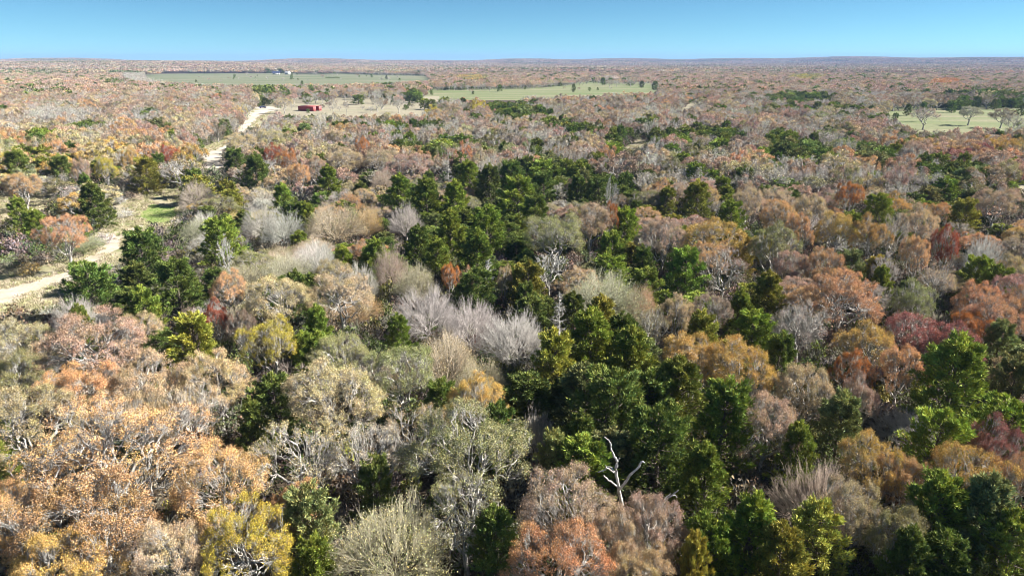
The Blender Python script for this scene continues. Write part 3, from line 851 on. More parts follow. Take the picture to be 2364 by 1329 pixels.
sheet("clearing", [(2310, 418), (2480, 418), (2500, 470), (2330, 470)], 0.014, M_TAN, 5, 0.6)
sheet("turf", [(322, 500), (350, 470), (400, 478), (412, 500), (380, 515), (345, 520)], 0.016, M_VERGE, 2, 0.4)
sheet("turf", [(80, 500), (130, 478), (150, 476), (150, 500), (100, 520)], 0.016, M_VERGE, 2, 0.4)


def track(name, pts, mat, z, rag):
    """ribbon along pixel waypoints (x, y, width in m) with worn, ragged edges"""
    W = np.array([[*at(a, b)[:2], w] for a, b, w in pts])
    D = np.concatenate([[0], np.cumsum(np.linalg.norm(np.diff(W[:, :2], axis=0), axis=1))])
    s = np.arange(0, D[-1], 0.7)
    X = np.stack([np.interp(s, D, W[:, k]) for k in range(3)], 1)
    for _ in range(3):
        k = np.ones(9) / 9
        for c in range(3):
            X[4:-4, c] = np.convolve(X[:, c], k, 'valid')
    T = np.gradient(X[:, :2], axis=0); T /= np.linalg.norm(T, axis=1, keepdims=True)
    N = np.stack([-T[:, 1], T[:, 0]], 1)
    ns = np.stack([np.convolve(R.normal(size=len(s) + 6), np.ones(7) / 7, 'valid') for _ in range(2)], 1)
    a = X[:, :2] + N * (X[:, 2:3] / 2 + ns[:, :1] * rag); b = X[:, :2] - N * (X[:, 2:3] / 2 + ns[:, 1:] * rag)
    V = np.zeros((len(s) * 2, 3)); V[0::2, :2] = a; V[1::2, :2] = b; V[:, 2] = z
    i = np.arange(len(s) - 1) * 2
    F = np.stack([i + 1, i + 3, i + 2, i], 1)
    o = link(bpy.data.objects.new(name, make_mesh(name, [(V, F, 0, None)], [mat])))
    o["kind"] = "structure"
    return o


track("dirt_track", [(-160, 735, 8), (0, 688, 7.5), (60, 668, 6.4), (120, 648, 5.2), (180, 624, 3.6), (225, 595, 2.4), (262, 562, 2.4), (285, 540, 3.2), (315, 524, 1.6), (345, 515, 0.8)], M_TRACK, 0.022, 0.9)
track("dirt_track", [(480, 400, 7), (492, 385, 8), (498, 368, 9), (505, 352, 8), (520, 340, 4), (545, 322, 4.0), (556, 308, 4.5), (570, 288, 5), (585, 270, 6.5), (605, 258, 11), (622, 252, 14), (600, 246, 12)], M_CALICHE, 0.024, 1.5)
track("dirt_track", [(270, 535, 1.6), (262, 560, 1.0), (240, 552, 0.8)], M_TRACK, 0.026, 0.3)

# ------------------------------------------------------------------ place trees
TREES = []       # dict: kind, col, x, y, rad, hs (height scale), rot, px, py, w, hand


def add_tree(kind, col, x, y, rad, hs, px, py, w, hand=False, label=None):
    TREES.append(dict(kind=kind, col=col, x=x, y=y, rad=rad, hs=hs, rot=rnd.random() * 6.283, px=px, py=py, w=w, hand=hand, label=label))


for e in HAND:
    k, c, px, py, w = e[:5]
    zc = {'C': 4.3, 'B': 4.8, 'b': 4.8, 'S': 1.0}.get(k, 5.7)
    for _ in range(3):
        X = at(px, py, zc)
        _, _, dep = proj(X[0], X[1], zc)
        rad = w / 2 * dep / FPX / (1.06 if k != 'C' else 1.12)
        sc_ = rad / BASE_R[k]
        hs = {'C': min(max(sc_ * 0.60 + 0.33, 0.72), 1.4)}.get(k, min(max(0.45 * sc_ + 0.55, 0.6 if dep < 90 else 0.98), 1.25))
        zc = ZC[k] * hs
    add_tree(k, c, X[0], X[1], rad, hs, px, py, w, True, e[5] if len(e) > 5 else None)

# filling trees of the wood, on a jittered grid, kept off the crowns already there and off the open ground
HX = np.array([t['x'] for t in TREES]); HY = np.array([t['y'] for t in TREES]); HR = np.array([t['rad'] for t in TREES])


def grid(r0, r1, sp_, seed):
    rs = np.random.RandomState(seed)
    n = int(r1 / sp_) + 2
    gx, gy = np.meshgrid(np.arange(-n, n) * sp_, np.arange(-2, n) * sp_)
    gx = gx + rs.uniform(-0.42, 0.42, gx.shape) * sp_; gy = gy + rs.uniform(-0.42, 0.42, gy.shape) * sp_
    gx, gy = gx.ravel(), gy.ravel()
    r = np.hypot(gx, gy)
    m = (r >= r0) & (r < r1) & (np.abs(gx) < (gy + 14) * 0.90) & (gy > 12)
    return gx[m], gy[m]


def clear_mask(x, y, rad, hgt):
    """True where a tree's trunk foot or crown would cover open ground in the picture"""
    bad = np.zeros(len(x), bool)
    for fz, fx in ((0.0, 0), (0.3, 0), (0.55, 0), (0.75, 0), (0.98, 0), (0.6, 0.9), (0.6, -0.9), (0.35, 0.6), (0.35, -0.6), (0.8, 0.55), (0.8, -0.55)):
        px, py, _ = proj(x + fx * rad, y, hgt * fz)
        for poly in CLEAR:
            bad |= inside(poly, px, py)
    return bad


fills = []
for r0, r1, s_, sd in ((24, 160, 5.0, 1), (160, 420, 5.6, 2), (420, 900, 6.6, 3), (900, 1700, 8.6, 4)):
    gx, gy = grid(r0, r1, s_, sd)
    rs = np.random.RandomState(50 + sd)
    rad = np.clip(rs.normal(3.6, 0.75, len(gx)), 2.2, 5.4) * (1.0 if s_ < 6.0 else s_ / 5.9)
    keep = np.ones(len(gx), bool)
    if r0 < 420:
        for i in range(len(HX)):
            d = np.hypot(gx - HX[i], gy - HY[i])
            keep &= d > (HR[i] * 0.80 + rad * (0.50 if HY[i] < 95 else 0.72))
    if r0 < 420:
        px, py, _ = proj(gx, gy, np.full(len(gx), 4.5))
        inced = np.zeros(len(gx), bool)
        for cx_, cy_, rx_, ry_, mm in REG:
            if mm is CED:
                inced |= ((px - cx_) / rx_) ** 2 + ((py - cy_) / ry_) ** 2 < 1
        free = np.ones(len(gx), bool)
        for i in range(len(HX)):
            free &= np.hypot(gx - HX[i], gy - HY[i]) > HR[i] * 0.75 + 0.6
        keep |= inced & free
    gx, gy, rad = gx[keep], gy[keep], rad[keep]
    if r0 < 100:
        rad = np.clip(rad * 0.80, 1.8, 3.9)
    bad = clear_mask(gx, gy, rad, np.full(len(gx), 8.0))
    stand = np.sin(gx / 47 + 1.7 * np.sin(gy / 83)) * np.sin(gy / 61 + 1.3 * np.sin(gx / 71)) + 0.5 * np.sin(gx / 19 + gy / 27)
    if s_ > 6:        # small openings between distant stands
        gap = np.sin(gx / 33 + 2 * np.sin(gy / 120)) * np.sin(gy / 95 + gx / 210)
        bad |= gap > 0.90
    px, py, dep = proj(gx, gy, np.full(len(gx), 5.5))
    pb, qb, _ = proj(gx, gy, np.zeros(len(gx)))
    for poly in SPARSE:
        bad |= inside(poly, pb, qb) & (rs.rand(len(gx)) < 0.72)
    for i in np.where(~bad)[0]:
        mix = None
        for cx_, cy_, rx_, ry_, mm in REG:
            if ((px[i] - cx_) / rx_) ** 2 + ((py[i] - cy_) / ry_) ** 2 < 1:
                mix = mm
                break
        if mix is None:
            mix = defaults(px[i], py[i])
        boost = 4.5 if stand[i] > 0.65 else (0.8 if stand[i] < -0.2 else 1.9)
        mix = [(k, c, wgt * (boost if k == 'C' else 1.0)) for k, c, wgt in mix]
        tot = sum(m[2] for m in mix); u = rs.rand() * tot
        for k, c, wgt in mix:
            u -= wgt
            if u <= 0:
                break
        rd = rad[i]
        if k in 'oO' and c == 'wh':
            c = 'wg'
        if k == 'S':
            k, c = 'o', 'gy'
        if k == 'C':
            rd *= 0.80
        if k in 'bB' and dep[i] > 260:
            k = 'o'
        fills.append((k, c, gx[i], gy[i], rd, px[i], py[i], dep[i], s_))

# thin the near fill where crowns crowd
rs = np.random.RandomState(77)
for k, c, x, y, rd, px, py, dep, s_ in fills:
    if k == 'S':
        hs = 0.9 + rs.rand() * 0.5
    elif k == 'C':
        hs = (0.50 if s_ == 5.0 else 0.60) + rs.rand() * 0.36
    elif s_ == 5.0:
        hs = 0.50 + rs.rand() * 0.28
    elif k in 'Bb':
        hs = 0.62 + rs.rand() * 0.3
    else:
        hs = 0.66 + rs.rand() * 0.34
    if 90 < y < 420:      # the wood is lower in front of the crowns that stand out
        dx, dy = HX - x, HY - y
        if ((dy > 0) & (dy < 17) & (np.abs(dx) < HR + rd * 0.7)).any():
            hs *= 0.72
    add_tree(k, c, x, y, rd if k != 'S' else 1.5, hs, px, py, 2 * rd * FPX / dep)

prs = np.random.RandomState(404)
for poly, n_, kinds in ((CLEAR[3], 46, [('o', 'gy'), ('O', 'br'), ('C', 'dk'), ('o', 'gy')]), (CLEAR[4], 14, [('O', 'br'), ('o', 'gy'), ('C', 'dk')]), (CLEAR[5], 7, [('o', 'gy'), ('C', 'dk')]),
                        (CLEAR[6], 22, [('o', 'gy'), ('O', 'br'), ('o', 'wg'), ('C', 'dk')])):
    xs_ = [p[0] for p in poly]; ys_ = [p[1] for p in poly]
    k_ = 0
    while k_ < n_:
        qx, qy = prs.uniform(min(xs_), max(xs_)), prs.uniform(min(ys_), max(ys_))
        if not inside(poly, np.array([qx]), np.array([qy]))[0]:
            continue
        k_ += 1
        q = at(qx, qy)
        kk, cc = kinds[prs.randint(len(kinds))]
        low = prs.rand() < 0.6
        rd = prs.uniform(1.2, 2.4) if low else prs.uniform(2.8, 4.2)
        add_tree(kk, cc, q[0], q[1], rd * (0.7 if kk == 'C' else 1), rd / 5.0 if low else 0.8, qx, qy, 2 * rd * FPX / math.hypot(q[0], q[1]))
# the dark low row of brush standing across the big pasture
for k_ in range(12):
    q = at(753 + k_ * 2.7, 180.5 + prs.rand() * 0.6)
    add_tree('C', 'dk', q[0], q[1], 1.1, 0.25, 760, 180, 4)

for t in TREES:
    t['d'] = math.hypot(t['x'], t['y'])
    t['vis'] = -t['w'] * .6 < t['px'] < 2364 + t['w'] * .6 and t['py'] < 1750
TREES = [t for t in TREES if t['py'] < 1560]
for t in TREES:
    pass

# ------------------------------------------------------------------ which trees are objects of their own
quota = {'O': 300, 'B': 200, 'C': 300, 'S': 0, 'D': 50}
KIND_OF = {'D': 'D', 'P': 'D', 'O': 'O', 'o': 'O', 'B': 'B', 'b': 'B', 'C': 'C', 'S': 'S'}
order = sorted(range(len(TREES)), key=lambda i: (not TREES[i]['hand'], TREES[i]['d']))
ind, rest = [], []
cnt = {'O': 0, 'B': 0, 'C': 0, 'S': 0, 'D': 0}
for i in order:
    t = TREES[i]
    q = KIND_OF[t['kind']]
    if t['hand'] or (t['vis'] and cnt[q] < quota[q] and t['d'] < 330):
        cnt[q] += 1
        ind.append(t)
    else:
        rest.append(t)
print("TREES", len(TREES), "individual", cnt, "rest", len(rest))

NAMES = {'D': 'dead_tree', 'O': 'oak_tree', 'B': 'bare_tree', 'C': 'cedar_tree', 'S': 'shrub'}


def jitter_tint(c, rs, a=0.10):
    b = np.array(TINT[c]) * (1 + rs.normal() * a) * (1 + rs.normal(size=3) * a * 0.45)
    return tuple(np.clip(b, 0.02, 0.8))


rs = np.random.RandomState(5)
for t in ind:
    kd = t['kind']
    near = t['d'] < 150 or kd in 'DP' or (t['hand'] and t['d'] < 600)
    lib = (NEAR if near else MID)[kd]
    if kd == 'O' and near and t['rad'] > 5.4:
        lib = BIG
    wood, lf = lib[rs.randint(len(lib))]
    s = t['rad'] / BASE_R[kd]
    o = bpy.data.objects.new(NAMES[KIND_OF[kd]], None)
    o.empty_display_size = 0.5
    link(o)
    o.location = (t['x'], t['y'], 0)
    o.rotation_euler = (0, 0, t['rot'])
    o.scale = (s, s * (0.92 + 0.16 * rs.rand()), t['hs'])
    tint = (*jitter_tint(t['col'], rs), 1)
    a = link(bpy.data.objects.new("trunk", wood), o)
    a.color = tint
    if lf is not None:
        b = link(bpy.data.objects.new("crown", lf), o)
        b.color = tint
    t['obj'] = o


# ------------------------------------------------------------------ what each tree is called
LANDMARKS = [  # name, photo x, y of a thing a viewer can find
    ("the huge orange tan oak", 270, 1060), ("the bright yellow tree", 625, 795), ("the tall dead snag", 1425, 1120), ("the white gnarled dead oak", 1268, 632),
    ("the silver grey thicket", 1090, 735), ("the wide fluffy bare tree", 770, 500), ("the white tree among cedars", 937, 500), ("the scarlet oak", 628, 362),
    ("the red topped oak", 2182, 575), ("the glowing orange oak", 1960, 455), ("the lone rusty oak", 150, 545), ("the split crowned grey tree", 1895, 1135),
    ("the spreading green cedar", 2195, 895), ("the slim yellow tree", 245, 395), ("the pinkish oak dome", 215, 810), ("the greenish straw tree", 900, 1240),
    ("the golden oak pair", 1650, 840), ("the pale straw dome", 1395, 670), ("the white dead spire", 1035, 405), ("the dark red oak", 500, 742),
    ("the orange ball oak", 836, 345), ("the maroon oak pair", 2150, 790), ("the pale yellow brown bend", 0, -999), ("the olive oak", 1090, 1050),
    ("the caliche road bend", 500, 365), ("the red containers", 710, 255), ("the grassy clearing", 375, 485), ("the grey brown bare tree", 452, 442),
    ("the lime green cedar", 1890, 1265), ("the white fork tipped tree", 655, 515), ("the forest path", 1455, 345), ("the right hand pasture", 2200, 285), ("the sandy track", 60, 668),
]
LM = []
for nm, px, py in LANDMARKS:
    if py < 0:
        continue
    z = 0.0 if ("track" in nm or "road" in nm or "clearing" in nm or "path" in nm or "pasture" in nm or "containers" in nm) else 5.0
    q = at(px, py, z)
    LM.append((nm, q[0], q[1]))
FIXED = {
    (270, 1060): "huge orange tan oak with twisting white limbs, broadest crown of the foreground",
    (625, 795): "bright yellow tree with a tan heart between beige oaks",
    (1268, 632): "white gnarled dead oak with crooked bare limbs beside the pale straw dome",
    (985, 705): "left lobe of the silver grey bare thicket, leaning towards the beige oaks",
    (1090, 735): "middle tree of the wide silver grey bare thicket",
    (1190, 765): "right lobe of the silver grey bare thicket, beside green cedars",
    (770, 500): "wide fluffy straw tinted bare tree left of the ochre twiggy one",
    (848, 500): "ochre twiggy tree between the wide fluffy bare tree and the cedars",
    (937, 500): "lone white bare tree set among green cedars",
    (628, 362): "scarlet oak standing behind the first bend of the caliche road",
    (665, 376): "orange red oak touching the scarlet oak on its right side",
    (2182, 575): "red topped oak glowing among grey crowns right of the egg shaped cedar",
    (1960, 455): "glowing orange oak just behind the egg shaped cedar",
    (2025, 495): "egg shaped cedar, smooth and green, just in front of the glowing orange oak",
    (150, 545): "lone rusty oak standing by itself left of the sandy track",
    (1895, 1135): "split crowned grey tree, pinkish and bare, between cedars and golden oaks",
    (2195, 895): "spreading green cedar with a dark trunk below the maroon oak pair",
    (245, 395): "slim yellow tree between dark cedars beyond the grassy clearing",
    (215, 810): "wide pinkish oak dome in front of the sandy track",
    (900, 1240): "greenish straw tree with white branches fanning up through sparse leaves",
    (1600, 830): "left half of the golden oak pair behind the dark cedar stand",
    (1705, 855): "right half of the golden oak pair behind the dark cedar stand",
    (1395, 670): "pale straw dome of fine twigs right of the white gnarled dead oak",
    (1480, 690): "reddish twiggy tree fading out of the pale straw dome",
    (1035, 405): "white dead spire with drooping side branches behind the cedar stand",
    (1128, 652): "white dead spire beside a small tan oak in front of the cedar stand",
    (1290, 735): "small white dead spire standing right of the silver grey thicket",
    (522, 603): "star shaped white dead tree in front of the tall green cedar",
    (500, 742): "dark red oak low between beige oaks and a cedar",
    (836, 345): "orange ball oak alone among grey tan crowns",
    (2110, 785): "left half of the maroon oak pair above the spreading green cedar",
    (2195, 800): "right half of the maroon oak pair above the spreading green cedar",
    (1090, 1050): "large olive oak with white branches left of the tall dead snag",
    (452, 442): "grey brown bare tree overhanging the end of the grassy clearing",
    (1890, 1265): "lime green cedar, brightest one along the bottom right",
    (655, 515): "white fork tipped bare tree left of the wide fluffy bare tree",
    (1412, 513): "tiny vivid orange oak tip beside the pinkish crown",
    (1410, 460): "thin white dead tree poking out of dark cedars",
    (515, 560): "tall green cedar standing behind the star shaped dead tree",
    (240, 985): "", (1240, 985): "white vase shaped bare tree in deep cedar shade behind the dead snag",
    (150, 1330): "golden ochre oak cut off by the bottom left corner",
    (-12, 1090): "lime green cedar cut off by the left edge beside the huge orange tan oak",
    (575, 1265): "golden yellow tree at the bottom edge, left of the greenish straw tree",
    (1392, 188): "dark cedar left of the pale roofed house", (1482, 195): "dark cedar right of the maroon shed",
    (1512, 198): "dark cedar mound at the right end of the green lawn", (1325, 202): "small round dark cedar on the green lawn edge",
    (2240, 262): "greyish oak standing alone in the middle of the right hand pasture", (2315, 268): "dark brown oak at the right of the right hand pasture",
    (2340, 285): "greyish thin oak in front of the dark brown pasture oak", (2136, 268): "pinkish sparse oak at the left end of the right hand pasture",
    (618, 164): "evergreen left of the slate roofed farmhouse", (648, 164): "evergreen between the farmhouse and the white barn", (676, 163): "wide evergreen right of the white barn",
    (514, 160): "brown oak standing alone in the left of the big pasture", (583, 161): "brown oak nearer the farmhouse in the big pasture", (778, 166): "greyish oak by the pole at the back of the big pasture",
    (892, 179): "tiny dark cedar in the right of the big pasture", (697, 192): "tiny dark cedar in front of the big pasture",
    (655, 239): "broad tan oak between the blue car and the red containers",
}
NUM = ["", "one crown", "two crowns", "three crowns", "four crowns", "five crowns", "six crowns", "seven crowns", "eight crowns", "nine crowns", "ten crowns", "eleven crowns", "twelve crowns",
       "thirteen crowns", "fourteen crowns", "fifteen crowns", "sixteen crowns", "seventeen crowns", "eighteen crowns", "nineteen crowns", "twenty crowns"]
KW = {'O': "oak", 'o': "sparse oak", 'B': "bare tree", 'b': "twiggy tree", 'C': "cedar", 'D': "dead tree", 'P': "dead spire", 'S': "shrub"}
CATW = {'O': "oak tree", 'o': "oak tree", 'B': "bare tree", 'b': "bare tree", 'C': "cedar tree", 'D': "dead tree", 'P': "dead tree", 'S': "shrub"}
SHRUB_GROUP = 'shrubs along the sandy track'
GRP = {'O': "oaks of the autumn wood", 'B': "bare pale trees of the wood", 'C': "cedars among the oaks", 'D': "dead white trees of the wood", 'S': SHRUB_GROUP}


def size_word(t):
    q = t['rad'] / BASE_R[t['kind']]
    return "small " if q < 0.60 else ("large " if q > 0.92 else "")


def describe(t, rank, fine):
    c = sorted(LM, key=lambda m: math.hypot(t['x'] - m[1], t['y'] - m[2]))
    nm, lx, ly = c[rank]
    dx, dy = t['x'] - lx, t['y'] - ly
    n = max(1, min(20, round(math.hypot(dx, dy) / (7.0 if fine == 0 else 5.0))))
    if abs(dx) > 2.4 * abs(dy):
        rel = "right of" if dx > 0 else "left of"
    elif abs(dy) > 2.4 * abs(dx):
        rel = "behind" if dy > 0 else "in front of"
    else:
        rel = ("behind right of" if dx > 0 else "behind left of") if dy > 0 else ("in front right of" if dx > 0 else "in front left of")
    return "%s%s %s %s %s %s" % (size_word(t), WORD[t['col']], KW[t['kind']], NUM[n], rel, nm)


used = {}
for t in sorted(ind, key=lambda t: (not t['hand'], t['d'])):
    lb = FIXED.get((t['px'], t['py'])) if t['hand'] else None
    if not lb:
        for rank in (0, 1, 2, 3):
            lb = describe(t, rank, 0)
            if lb not in used and len(lb.split()) <= 16:
                break
    used.setdefault(lb, 0)
    used[lb] += 1
    t['obj']["label"] = lb
    t['obj']["category"] = CATW[t['kind']]
    t['obj']["group"] = GRP[KIND_OF[t['kind']]]
print("shared labels", sum(1 for v in used.values() if v > 1))

# ------------------------------------------------------------------ the rest of the wood: one object, instanced
LIB = bpy.data.collections.new("forest_library")


def lib_obj(name, me):
    o = bpy.data.objects.new(name, me)
    LIB.objects.link(o)


lib_names = {}
allm = []
for k_, (lst) in {'O': FAR_O, 'o': FAR_S, 'C': FAR_C}.items():
    lib_names[k_] = list(range(len(allm), len(allm) + len(lst)))
    allm += lst


def join_pair(name, p, mats):
    """a single two-material mesh out of a trunk/crown pair of arrays"""
    return make_mesh(name, p[0] + p[1], mats)


mids = {
    'MO': [make_mesh("m_o%d" % i, sum(oak(400 + i, n_tip=300, per=13, leaf=0.30, spread=0.25, sides=(4, 3, 3), npts=(4, 4, 3), rt=0.028, nl=11), []), OAK_MATS) for i in range(4)],
    'Mo': [make_mesh("m_s%d" % i, sum(oak(410 + i, n_tip=220, per=4, leaf=0.32, spread=0.3, frac=0.65, sides=(4, 3, 3), npts=(4, 4, 4), rt=0.033), []), OAK_MATS) for i in range(3)],
    'MB': [make_mesh("m_b%d" % i, sum(bare(420 + i, n_tip=240, twig=2, sides=(4, 3, 3), npts=(4, 3, 3), rt=0.026, open_=1.3), []), BARE_MATS) for i in range(2)],
    'Mb': [make_mesh("m_l%d" % i, sum(bare(425 + i, n_tip=240, leafy=0.6, twig=1, sides=(4, 3, 3), npts=(4, 3, 3), rt=0.026, open_=1.3), []), BARE_MATS) for i in range(2)],
    'MC': [make_mesh("m_c%d" % i, sum(cedar(430 + i, nb=40, tufts=16, per=5, leaf=0.52, width=0.36, cone=(0.50, 0.38)[i % 2]), []), CED_MATS) for i in range(3)],
    'MS': [make_mesh("m_u%d" % i, sum(bush(440 + i, leafy=(0.15, 0.8)[i % 2]), []), BARE_MATS) for i in range(2)],
}
for k_, lst in mids.items():
    lib_names[k_] = list(range(len(allm), len(allm) + len(lst)))
    allm += lst


def patch(seed, size, n, leaf, per, green=0.0):
    """a block of distant canopy: many small crowns of leaf masses"""
    rs = np.random.RandomState(seed)
    out = []
    pal = [('pk', 3.5), ('br', 3.5), ('gy', 3.0), ('or', 0.6), ('dk', 1.1), ('tn', 1.2)]
    w = np.array([p[1] for p in pal], float); w[4] += green; w /= w.sum()
    for i in range(n):
        c = (rs.rand(2) - 0.5) * size
        col = np.array(TINT[pal[rs.choice(len(pal), p=w)][0]]) * (0.85 + 0.3 * rs.rand())
        m = per
        d = rs.normal(size=(m, 3)); d[:, 2] = np.abs(d[:, 2]) * 0.9 + 0.1
        d /= np.linalg.norm(d, axis=1, keepdims=True)
        rr = 3.2 + 1.8 * rs.rand()
        hz = 3.6 + 2.2 * rs.rand()
        P = d * rr * np.array([1, 1, 0.75]); P[:, :2] += c; P[:, 2] += hz
        V, F, _, cv = leaves(P, 2, 0.4, leaf, rs, 0, var=0.15, aspect=0.85)
        out.append((V, F, 0, cv * col / 0.5))
    return make_mesh("patch%d" % seed, out, [M_LEAF])


PA = [patch(500 + i, 74, 96, 1.9, 22, 9 if i == 4 else 0) for i in range(5)]
PB = [patch(510 + i, 150, 260, 3.0, 10, 9 if i == 3 else 0) for i in range(4)]
lib_names['PA'] = list(range(len(allm), len(allm) + len(PA))); allm += PA
lib_names['PB'] = list(range(len(allm), len(allm) + len(PB))); allm += PB

for i, me in enumerate(allm):
    lib_obj("lib_%03d" % i, me)


def scatter_object(name, coll, P, col, rot, scl, vid, kind="stuff"):
    me = bpy.data.meshes.new(name)
    n = len(P)
    me.vertices.add(n)
    me.vertices.foreach_set("co", np.asarray(P, np.float32).ravel())
    for nm, ty, fld, arr in (("color", 'FLOAT_COLOR', "color", np.concatenate([col, np.ones((n, 1))], 1)), ("rot", 'FLOAT_VECTOR', "vector", rot),
                             ("scl", 'FLOAT_VECTOR', "vector", scl), ("vid", 'INT', "value", vid)):
        a = me.attributes.new(nm, ty, 'POINT')
        a.data.foreach_set(fld, np.asarray(arr, np.int32 if ty == 'INT' else np.float32).ravel())
    o = link(bpy.data.objects.new(name, me))
    o["kind"] = kind
    ng = bpy.data.node_groups.new(name, 'GeometryNodeTree')
    ng.interface.new_socket("Geometry", in_out='INPUT', socket_type='NodeSocketGeometry')
    ng.interface.new_socket("Geometry", in_out='OUTPUT', socket_type='NodeSocketGeometry')
    N, L = ng.nodes, ng.links
    gi, go = N.new("NodeGroupInput"), N.new("NodeGroupOutput")
    ci = N.new("GeometryNodeCollectionInfo")
    ci.inputs['Collection'].default_value = coll
    ci.inputs['Separate Children'].default_value = True
    ci.inputs['Reset Children'].default_value = True
    ip = N.new("GeometryNodeInstanceOnPoints")
    ip.inputs['Pick Instance'].default_value = True

    def named(nm, ty):
        x = N.new("GeometryNodeInputNamedAttribute")
        x.data_type = ty
        x.inputs['Name'].default_value = nm
        return x.outputs[0]
    L.new(gi.outputs[0], ip.inputs['Points'])
    L.new(ci.outputs[0], ip.inputs['Instance'])
    L.new(named("vid", 'INT'), ip.inputs['Instance Index'])
    e2r = N.new("FunctionNodeEulerToRotation")
    L.new(named("rot", 'FLOAT_VECTOR'), e2r.inputs[0])
    L.new(e2r.outputs[0], ip.inputs['Rotation'])
    L.new(named("scl", 'FLOAT_VECTOR'), ip.inputs['Scale'])
    L.new(ip.outputs[0], go.inputs[0])
    md = o.modifiers.new("scatter", 'NODES')
    md.node_group = ng
    return o


P, C_, RO, SC, VI = [], [], [], [], []
rs = np.random.RandomState(9)
for t in rest:
    kd = t['kind']
    if t['d'] < 640:
        pool = lib_names['M' + kd]
    else:
        pool = lib_names['O' if kd in 'bB' else ('o' if kd == 'S' else kd)]
    s = t['rad'] / BASE_R[kd]
    z = float(terrain(t['x'], t['y']))
    P.append((t['x'], t['y'], z)); C_.append(jitter_tint(t['col'], rs, 0.12)); RO.append((0, 0, t['rot']))
    if kd == 'S' and t['d'] >= 640:
        s, t['hs'] = 0.3, 0.3
    SC.append((s, s, t['hs'])); VI.append(pool[rs.randint(len(pool))])
# distant canopy blocks
for r0, r1, sp_, key in ((1680, 3300, 62, 'PA'), (3300, 9000, 120, 'PB')):
    gx, gy = grid(r0, r1, sp_, 31 + int(sp_))
    px, py, dep = proj(gx, gy, terrain(gx, gy) + 2)
    bad = np.zeros(len(gx), bool)
    for poly in CLEAR[3:6]:
        bad |= inside(poly, px, py)
    gx, gy = gx[~bad], gy[~bad]
    z = terrain(gx, gy)
    for i in range(len(gx)):
        P.append((gx[i], gy[i], z[i] - 0.3))
        C_.append(tuple(0.5 * (1 + rs.normal() * 0.10) * (1 + rs.normal(size=3) * 0.04)))
        RO.append((0, 0, rs.randint(4) * math.pi / 2)); s = 1.0 + 0.05 * rs.rand(); SC.append((s, s, 1.0 + 0.3 * rs.rand()))
        st = math.sin(gx[i] / 310 + 2 * math.sin(gy[i] / 900)) * math.sin(gy[i] / 260 + gx[i] / 800) + rs.normal() * 0.15
        VI.append(lib_names[key][-1 if st > 0.62 else rs.randint(len(lib_names[key]) - 1)])
forest = scatter_object("forest", LIB, P, np.array(C_), RO, SC, VI)
print("instances", len(P))


# ------------------------------------------------------------------ the two dead snags in the foreground
def on_plane(px, py, Y):
    d = ray(px, py)
    t = Y / d[1]
    return np.array([d[0] * t, Y, CAM_H + d[2] * t])


def limb_mesh(name, pts, Y0, sides=7):
    """pts: (px, py, radius m, depth offset m) -> knobbly tapered limb"""
    P0 = np.array([on_plane(a, b, Y0 + dy) for a, b, r_, dy in pts])
    r0 = np.array([p[2] for p in pts])
    u = np.arange(len(P0)); q = np.linspace(0, len(P0) - 1, (len(P0) - 1) * 4 + 1)
    Pq = np.stack([np.interp(q, u, P0[:, k]) for k in range(3)], 1)
    Pq[1:-1] = (Pq[:-2] + 2 * Pq[1:-1] + Pq[2:]) / 4
    Pq[1:-1] += R.normal(size=Pq[1:-1].shape) * 0.012
    rq = np.interp(q, u, r0) * (1 + R.normal(size=len(q)) * 0.10)
    Pq = np.concatenate([Pq, Pq[-1:] + (Pq[-1:] - Pq[-2:-1]) * 0.15]); rq = np.append(rq, rq[-1] * 0.3)
    return Pq, rq


def snag(limbs, Y0, base, label):
    root = link(bpy.data.objects.new("dead_tree", None))
    root.location = base
    root["label"] = label; root["category"] = "dead tree"
    for nm, pts in limbs:
        Pq, rq = limb_mesh(nm, pts, Y0)
        rq = rq * 0.86
        V, F = tubes((Pq - np.array(base))[None], rq[None], 8)
        o = link(bpy.data.objects.new(nm, make_mesh("snag_" + nm, [(V, F, 0, None)], [M_DEAD])), root)


SY = 35.5
b0 = on_plane(1466, 1290, SY); b0 = (float(b0[0]) + .1, SY - 0.3, 0.0)
p0 = proj(b0[0], b0[1], 0.0)
snag([("trunk", [(float(p0[0]), float(p0[1]), 0.24, -0.3), (1461, 1290, .20, 0), (1449, 1232, .16, 0), (1436, 1165, .13, 0), (1429, 1130, .12, 0), (1427, 1112, .105, 0), (1421, 1085, .10, 0.1), (1425, 1063, .095, 0.1), (1419, 1054, .075, 0.1), (1411, 1037, .06, 0), (1410, 1024, .055, 0), (1404, 1014, .045, -.1), (1395, 1008, .035, -.2)]),
      ("limb", [(1429, 1130, .09, 0), (1444, 1112, .085, -.3), (1457, 1092, .08, -.5), (1474, 1079, .07, -.7), (1480, 1066, .06, -.8), (1484, 1064, .045, -.9), (1488, 1068, .03, -.9)]),
      ("limb", [(1418, 1089, .07, 0), (1411, 1078, .06, .2), (1403, 1077, .055, .3), (1397, 1084, .05, .4), (1389, 1087, .045, .4), (1380, 1089, .035, .5)]),
      ("limb", [(1424, 1122, .07, 0), (1414, 1113, .06, -.3), (1404, 1107, .055, -.4), (1394, 1097, .04, -.5)]),
      ("limb", [(1417, 1090, .05, 0), (1406, 1082, .045, -.2), (1400, 1079, .035, -.3), (1398, 1073, .025, -.3)]),
      ("limb", [(1426, 1062, .045, .1), (1431, 1056, .03, .1)])],
     SY, b0, "tall white dead snag with broken crooked limbs standing above the foreground crowns")
SY2 = 36.2
b1 = on_plane(1500, 1250, SY2); b1 = (float(b1[0]) - .2, SY2 + 0.3, 0.0)
p1 = proj(b1[0], b1[1], 0.0)
